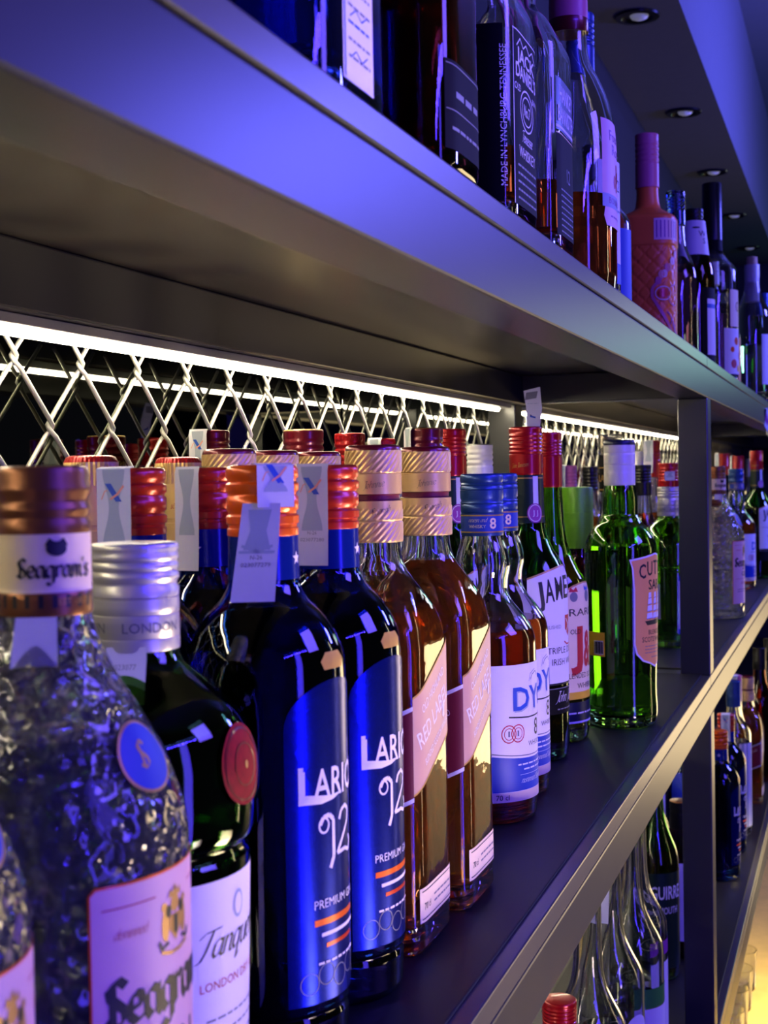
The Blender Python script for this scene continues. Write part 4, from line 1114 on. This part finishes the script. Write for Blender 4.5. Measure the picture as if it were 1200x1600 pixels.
# oval bourbon, pink cap
t = thing('bourbon_bottle', 'rounded bourbon bottle with tall pink cap and pink label on top shelf', 'bottle', (-.2360, 1.1908, ZT))
pr = base_prof(.0425, .006) + smoothprof([(.006, .0425), (.02, .0435), (.125, .0440), (.150, .0425), (.168, .0375), (.188, .028), (.206, .019), (.218, .0165), (.240, .0155), (.240, .0155), (.262, .015)])
s = Surf(pr, .9, 1.04, 2.4, (.15, .2)); bottle_glass(t, s, 'clear', 'dwhisky', .085, seg=56)
cap_mesh(t, [(.232, .0172), (.2325, .0176), (.2440, .0176), (.2443, .0170), (.2560, .0172), (.30, .0155), (.304, .0145), (.305, .012)], ['wine', 'pinkc'], [0, 0, 0, 1, 1, 1, 1])
a = Art()
a.poly([(-.026, .058), (.026, .058), (.030, .066), (.028, .075), (.032, .085), (.032, .150), (-.032, .150), (-.032, .085), (-.028, .075), (-.030, .066)], 'pinklabel', 0)
a.text('Four', -.006, .132, .0095, 'print_purple', 1, w=.026); a.text('Roses', .004, .120, .0095, 'print_purple', 1, w=.036)
a.rect(-.0015, .0035, .090, .114, 'redorange', 1); a.ell(-.006, .098, .004, .006, 'print_red', 1); a.ell(.008, .104, .004, .005, 'redorange', 1)
a.rect(-.032, .032, .074, .0855, 'sealgrey', 1); a.text('BOURBON', 0, .0775, .0055, 'print_purple', 2, w=.044); a.words(-.018, .018, .066, .003, 'print_purple', 1, 4)
a.build('label', t, wrap(s, 2, .1))
plain('gin_bottle', (-.2560, 1.3432, ZT), 'clear bottle with blue cap peeking out behind the pink-capped bourbon', .038, .300, .240, .0155, 'clear', 'water', 'bluec', .09, .62, lab=[(0, .030, .03, .15, 'white', lambda a, w, z0, z1: (a.text('2', -.005, .12, .012, 'print_dark', 1), a.words(-.02, .02, .10, .004, 'print_grey', 1, 3), a.rect(-w, w, z0, z0 + .02, 'sealblue', 1)))])
plain('liqueur_bottle', (-.2640, 1.4975, ZT), 'slim clear bottle squeezed between the bourbon and the quilted orange bottle', .033, .205, .165, .0150, 'clear', 'water', 'navy', .09, .7, lab=[(0, .026, .03, .11, 'sealblue', None)])
# quilted orange bottle
t = thing('liqueur_bottle', 'quilted orange cream liqueur bottle with lilac leaf print', 'bottle', (-.2669, 1.8855, ZT))
pr = base_prof(.037, .004) + smoothprof([(.004, .037), (.150, .0385), (.150, .0385), (.153, .0395), (.188, .0395), (.193, .037), (.193, .037), (.199, .028), (.207, .0175), (.225, .0150), (.235, .0148)])
s = Surf(pr, 1, 1, 3.2, (.19, .205))
fine = []
for a_, b_ in zip(s.p, s.p[1:]):
    n_ = max(1, int(abs(b_[0] - a_[0]) / .0022))
    fine += [(a_[0] + (b_[0] - a_[0]) * q / n_, a_[1] + (b_[1] - a_[1]) * q / n_) for q in range(n_)]
fine.append(s.p[-1])
bm = bmesh.new(); rg = []
for z, r in fine:
    row = []
    for j in range(160):
        an = 2 * math.pi * j / 160; d = 0
        if .006 < z < .149:
            u = an * 12 / (2 * math.pi) ; v = z / .0215
            d = -.0018 * max(max(0, 1 - abs(((u + v) % 1) - .5) * 14), max(0, 1 - abs(((u - v) % 1) - .5) * 14))
        row.append((*s.xy(an, z, r + d), z) if r > .001 else (0, 0, z))
    rg.append(row if r > .001 else row[:1])
skin(bm, rg, cap0=False); link('body', bm, 'salmon', t, angle=70)
screwcap(t, .0162, .234, .308, 'pinkc', ribs=4, skirt=.45, knurl=False)
a = Art()
a.line([(.034, .145), (-.012, .092), (-.012, .080), (.030, .010)], .0042, 'pinkc', 0)
for q in range(9):
    a.ell(-.004 + .0042 * q, .102 + .0046 * q + .004 * (q % 2), .0042, .0055, ('pinkc', 'sealpink', 'pinklabel')[q % 3], 1, 12)
a.ring(.003, .085, .011, .009, .0016, 'pinklabel', 1); a.ell(.003, .085, .008, .006, 'redorange', 1)
a.ring(.022, .083, .013, .014, .002, 'pinkc', 1)
for q in range(7): a.line([(.008 + .004 * q, .060 - .004 * q), (.016 + .003 * q, .052 - .005 * q), (.014 + .004 * q, .043 - .004 * q)], .0016, ('print_purple', 'pinkc')[q % 2], 1)
a.build('leaf_print', t, wrap(s, -58, .08), base=.0006)
a = Art(); a.rect(-.024, .024, .157, .186, 'pinklabel', 0)
for q in range(8): a.rect(-.021 + .0055 * q, -.0195 + .0055 * q, .160, .183, 'print_purple', 1)
a.build('shoulder_label', t, wrap(s, -40, .17), base=.0004)
plain('liqueur_bottle', (-.2500, 2.0600, ZT), 'clear bottle with pink drink between the quilted bottle and the dark one', .031, .262, .21, .0145, 'clear', 'pinkliq', 'cblue', .15, .62)
# brown cream-liqueur bottle
t = plain('liqueur_bottle', (-.2443, 2.2464, ZT), 'dark brown liqueur bottle with white tapered neck label and black cap', .0325, .268, .250, .0160, 'brown', 'dwhisky', 'black', .13, .64, ribs=2, skirt=.1)
a = Art(); a.poly([(-.058, .192), (.058, .192), (.0505, .248), (-.0505, .248)], 'white', 0); a.ell(-.004, .236, .006, .0015, 'print_dark', 1); a.text('W', .006, .222, .009, 'print_dark', 1); a.text('S', .008, .210, .009, 'print_dark', 1)
a.build('neck_label', t, lambda u, v, off: Vector(((.0185 + (.248 - v) * .105 + off) * math.cos(R(-60) + u / .0185), (.0185 + (.248 - v) * .105 + off) * math.sin(R(-60) + u / .0185), v)))
s2 = Surf([(.0, .0325), (.16, .0325)])
a = Art(); a.rect(-.030, .030, .02, .138, 'blacklabel', 0); a.rect(-.020, .006, .03, .12, 'white', 1); a.rect(-.020, .006, .105, .112, 'sealblue', 2); a.text('LIQUEUR', 0, 0, .006, 'print_dark', 2, w=.05) if False else None
a.build('label', t, wrap(s2, -10, .08))
# tall gin with black capsule and dotted label
def dot_label(a, w, z0, z1):
    for x, z, q, c in ((-.012, .030, .008, 'print_red'), (.010, .045, .006, 'print_purple'), (-.004, .070, .007, 'orange'), (.016, .072, .006, 'print_purple'), (-.016, .055, .005, 'orange'), (.004, .022, .006, 'orange')):
        a.ell(x, z, q, q, c, 1, 20)
t = plain('gin_bottle', (-.2352, 2.4616, ZT), 'tall gin bottle with long black capsule and label with coloured dots', .0430, .352, .250, .0165, 'clear', 'water', None, .16, .76, lab=[(-14, .034, .012, .092, 'white', dot_label), (-2, .030, .095, .160, 'cream', lambda a, w, z0, z1: a.text('Gin', 0, .122, .018, 'brownc', 1, w=.03))])
cap_mesh(t, [(.2160, .0185), (.2170, .0182), (.2500, .0172), (.2502, .0178), (.3500, .0172), (.3518, .0160)], ['blacklabel', 'black'], [0, 0, 0, 1, 1], seg=40)
plain('liqueur_bottle', (-.2500, 2.6000, ZT), 'bottle with a red stripe label behind the dotted gin label', .036, .240, .19, .0155, 'clear', 'pinkliq', 'whitec', .15, .7, lab=[(20, .02, .02, .15, 'redorange', None)])
t = plain('vodka_bottle', (-.2117, 3.1057, ZT), 'cork-stoppered bottle with plain white label far along the top shelf', .040, .290, .270, .0165, 'clear', 'water', None, .12, .66, lab=[(-5, .036, .03, .14, 'white', lambda a, w, z0, z1: a.words(-.02, .02, .09, .005, 'print_grey', 1, 3))], neck=('white', .055))
cap_mesh(t, [(.268, .0165), (.297, .0165), (.2975, .0125), (.314, .0122), (.3150, .011)], ['whitec', 'cork'], [0, 0, 1, 1], seg=32)
plain('liqueur_bottle', (-.2500, 2.8300, ZT), 'dark bottle with blue gleam between the dotted gin and the cork-stoppered bottle', .033, .225, .175, .0150, 'blue', 'water', 'black', .15, .66, lab=[(-20, .02, .02, .11, 'peach', None)])
plain('liqueur_bottle', (-.2140, 3.5289, ZT), 'green-tinted bottle with blue cap cut by the right picture edge, top shelf', .038, .285, .23, .0160, 'dgreen', 'water', 'bluec', .12, .66, lab=[(0, .03, .03, .13, 'white', None)])
plain('rum_bottle', (-.2700, 2.9500, ZT), 'blue bottle glimpsed behind the cork-stoppered bottle', .034, .250, .20, .0150, 'cblue', 'water', 'navy', .12, .66)

# ------------------------------------------------------------------ bottles on the bottom shelf
def slender(loc, label, lab):
    t = thing('vodka_bottle', label, 'bottle', loc, 'long-necked clear bottles on the bottom shelf')
    rb = .041
    pr = base_prof(rb - .001, .005) + smoothprof([(.005, rb - .001), (.014, rb), (.176, rb), (.188, rb - .0008), (.200, rb - .005), (.214, rb - .0125), (.232, .0205), (.250, .0168), (.275, .0152), (.385, .0148), (.385, .0148), (.398, .014)])
    s = Surf(pr); bottle_glass(t, s, 'clear', 'water', .12, seg=48)
    screwcap(t, .0160, .372, .402, 'silver')
    a = Art(); a.ring(.0, .196, .016, .006, .0008, 'clear', 0); a.text('ROS', 0, .193, .006, 'clear', 0); a.build('embossing', t, wrap(s, -40, .19), base=.0002, lay=.0004)
    for ac, hw_, za, zb, mt_ in lab:
        a = Art()
        if zb - za < .06 and hw_ < .02: a.ell(0, (za + zb) / 2, hw_, (zb - za) / 2, mt_, 0)
        else: a.rect(-hw_, hw_, za, zb, mt_, 0)
        a.build('label', t, wrap(s, ac, (za + zb) / 2))
    return t
slender((-.2764, 1.4296, ZL), 'long-necked clear bottle nearest under the middle shelf edge, bottom shelf', [(0, .034, .03, .12, 'white')])
c2 = slender((-.2801, 1.583, ZL), 'long-necked clear bottle with a round white and pink label, bottom shelf', [(-30, .019, .110, .150, 'white'), (0, .034, .03, .108, 'print_red')])
tax_seal(c2, -100, .0160, .4020, .145, .018)
slender((-.2727, 1.6959, ZL), 'long-necked clear bottle with a green band label, bottom shelf', [(-20, .036, .118, .142, 'greenlabel'), (-20, .036, .04, .117, 'white')])
slender((-.2800, 1.7850, ZL), 'farthest of the long-necked clear bottles, pink strip on its shoulder', [(-10, .030, .150, .168, 'print_purple'), (0, .036, .04, .14, 'white')])
plain('vodka_bottle', (-.2764, 1.2812, ZL), 'red screw cap showing at the bottom picture edge', .038, .272, .235, .0168, 'clear', 'water', 'red', .15)
plain('vermouth_bottle', (-.2990, 2.1000, ZL), 'dark green vermouth bottle lettered in white beside the front post, bottom shelf', .037, .330, .285, .0155, 'dgreen', 'dwhisky', 'black', .2, .62, lab=[(-66, .056, .02, .168, 'collar', lambda a, w, z0, z1: (a.text('AGUIRRE', .004, .128, .020, 'print_white', 1, w=.066, bold=.012), a.text('VERMOUTH', .004, .105, .011, 'print_white', 1, w=.05)))])
plain('liqueur_bottle', (-.2720, 2.2050, ZL), 'near-black bottle with dark screw cap against the front post, bottom shelf', .034, .250, .205, .0168, 'brown', 'dwhisky', 'black', .16, .72, top='brownc', ribs=1, skirt=.55, lab=[(-80, .007, .03, .155, 'white', None), (0, .02, .12, .18, 'print_purple', None)])
plain('wine_bottle', (-.3411, 2.3185, ZL), 'green bottle whose shoulder shows behind the vermouth bottle', .037, .310, .26, .0150, 'green', 'water', 'gold', .2, .64)
plain('gin_bottle', (-.3006, 2.4950, ZL), 'blue labelled bottle high up beside the post under the middle shelf edge', .034, .340, .29, .0150, 'blue', 'water', 'navy', .2, .7, lab=[(-70, .03, .19, .235, 'bluelabel', lambda a, w, z0, z1: a.text('S', 0, .21, .014, 'print_white', 1)), ])
plain('liqueur_bottle', (-.3118, 2.4150, ZL), 'smooth white bottle seen behind the dark screw cap, bottom shelf', .033, .33, .28, .0150, 'clear', 'water', 'whitec', .2, .8, lab=[(-75, .06, .05, .24, 'white', None)]) if False else plain('liqueur_bottle', (-.3600, 2.4350, ZL), 'smooth white bottle seen behind the dark screw cap, bottom shelf', .033, .33, .28, .0150, 'clear', 'water', 'whitec', .2, .8, lab=[(-75, .06, .05, .24, 'white', None)])
lb1 = dup(l1, (-.2514, 2.6435, ZL), 'blue gin bottle just past the front post on the bottom shelf', G2, 4)
drop(lb1, 'tax_seal')
dup(l2, (-.2534, 2.8262, ZL), 'second blue gin bottle past the post, bottom shelf, red cap and white seal', G2, 4)
plain('vodka_bottle', (-.2500, 2.9700, ZL), 'tall pale striped bottle behind the two blue ones, bottom shelf', .036, .330, .275, .0155, 'clear', 'water', 'bluec', .2, .78, lab=[(-20, .03, .02, .2, 'white', lambda a, w, z0, z1: [a.rect(-.025 + .012 * q, -.019 + .012 * q, z0, z1, 'sealgrey', 1) for q in range(5)])])
dup(jw2, (-.2451, 3.2742, ZL), 'far square amber whisky bottle on the bottom shelf past the post', G3)
plain('rum_bottle', (-.2600, 3.1200, ZL), 'bottle with pink cap under the middle shelf, between pale and amber bottles', .034, .320, .262, .0165, 'clear', 'dwhisky', 'pinkc', .2, .66, seal=(-90, .0172, .3203, .035, .018, False, True, False))
plain('liqueur_bottle', (-.2185, 3.7393, ZL), 'white bottle with brown dots at the right picture edge, bottom shelf', .040, .330, .27, .0160, 'clear', 'water', 'black', .2, .7, lab=[(-25, .06, .02, .18, 'white', lambda a, w, z0, z1: [a.ell(-.05 + .025 * (q % 5) + .012 * (q // 5 % 2), .03 + .028 * (q // 5), .008, .008, 'brownc', 1, 16) for q in range(25)])])
plain('liqueur_bottle', (-.2300, 3.5000, ZL), 'black bottle between the amber square one and the dotted white one', .036, .335, .28, .0160, 'brown', 'dwhisky', 'black', .2, .68)
# crumpled scrap of tape hanging on the far rail
a = Art(); a.poly([(-.020, .030), (.004, .034), (.012, .010), (.022, -.024), (.012, -.030), (-.002, -.012), (-.014, .004)], 'seal', 0); a.poly([(-.012, .018), (.000, .022), (.008, .004), (.002, -.006)], 'print_purple', 1)
o = a.build('paper_scrap', None, lambda u, v, off: Vector((-.184 + off + .004 * math.sin(u * 180), 3.10 + u, ZC + .1 + v)), step=.004, base=.0006)
tag(o, 'crumpled scrap of paper stuck on the upper shelf rail at far right', 'paper scrap')
# low tumblers on the counter under the bottom shelf
for k in range(6):
    bm = bmesh.new()
    pr = [(0, 0), (0, .026), (.004, .029), (.085, .033), (.085, .0315), (.008, .0270), (.008, 0)]
    skin(bm, [[(r * math.cos(2 * math.pi * j / 28), r * math.sin(2 * math.pi * j / 28), z) if r else (0, 0, z) for j in range(28 if r else 1)] for z, r in pr], cap0=False, cap1=False)
    o = link('tumbler', bm, 'clear'); o.location = (-.235, 2.35 + .11 * k, ZC - 1.10)
    tag(o, 'clear glass tumbler in the row on the wooden counter under the shelving', 'glass', 'tumblers on the back counter')
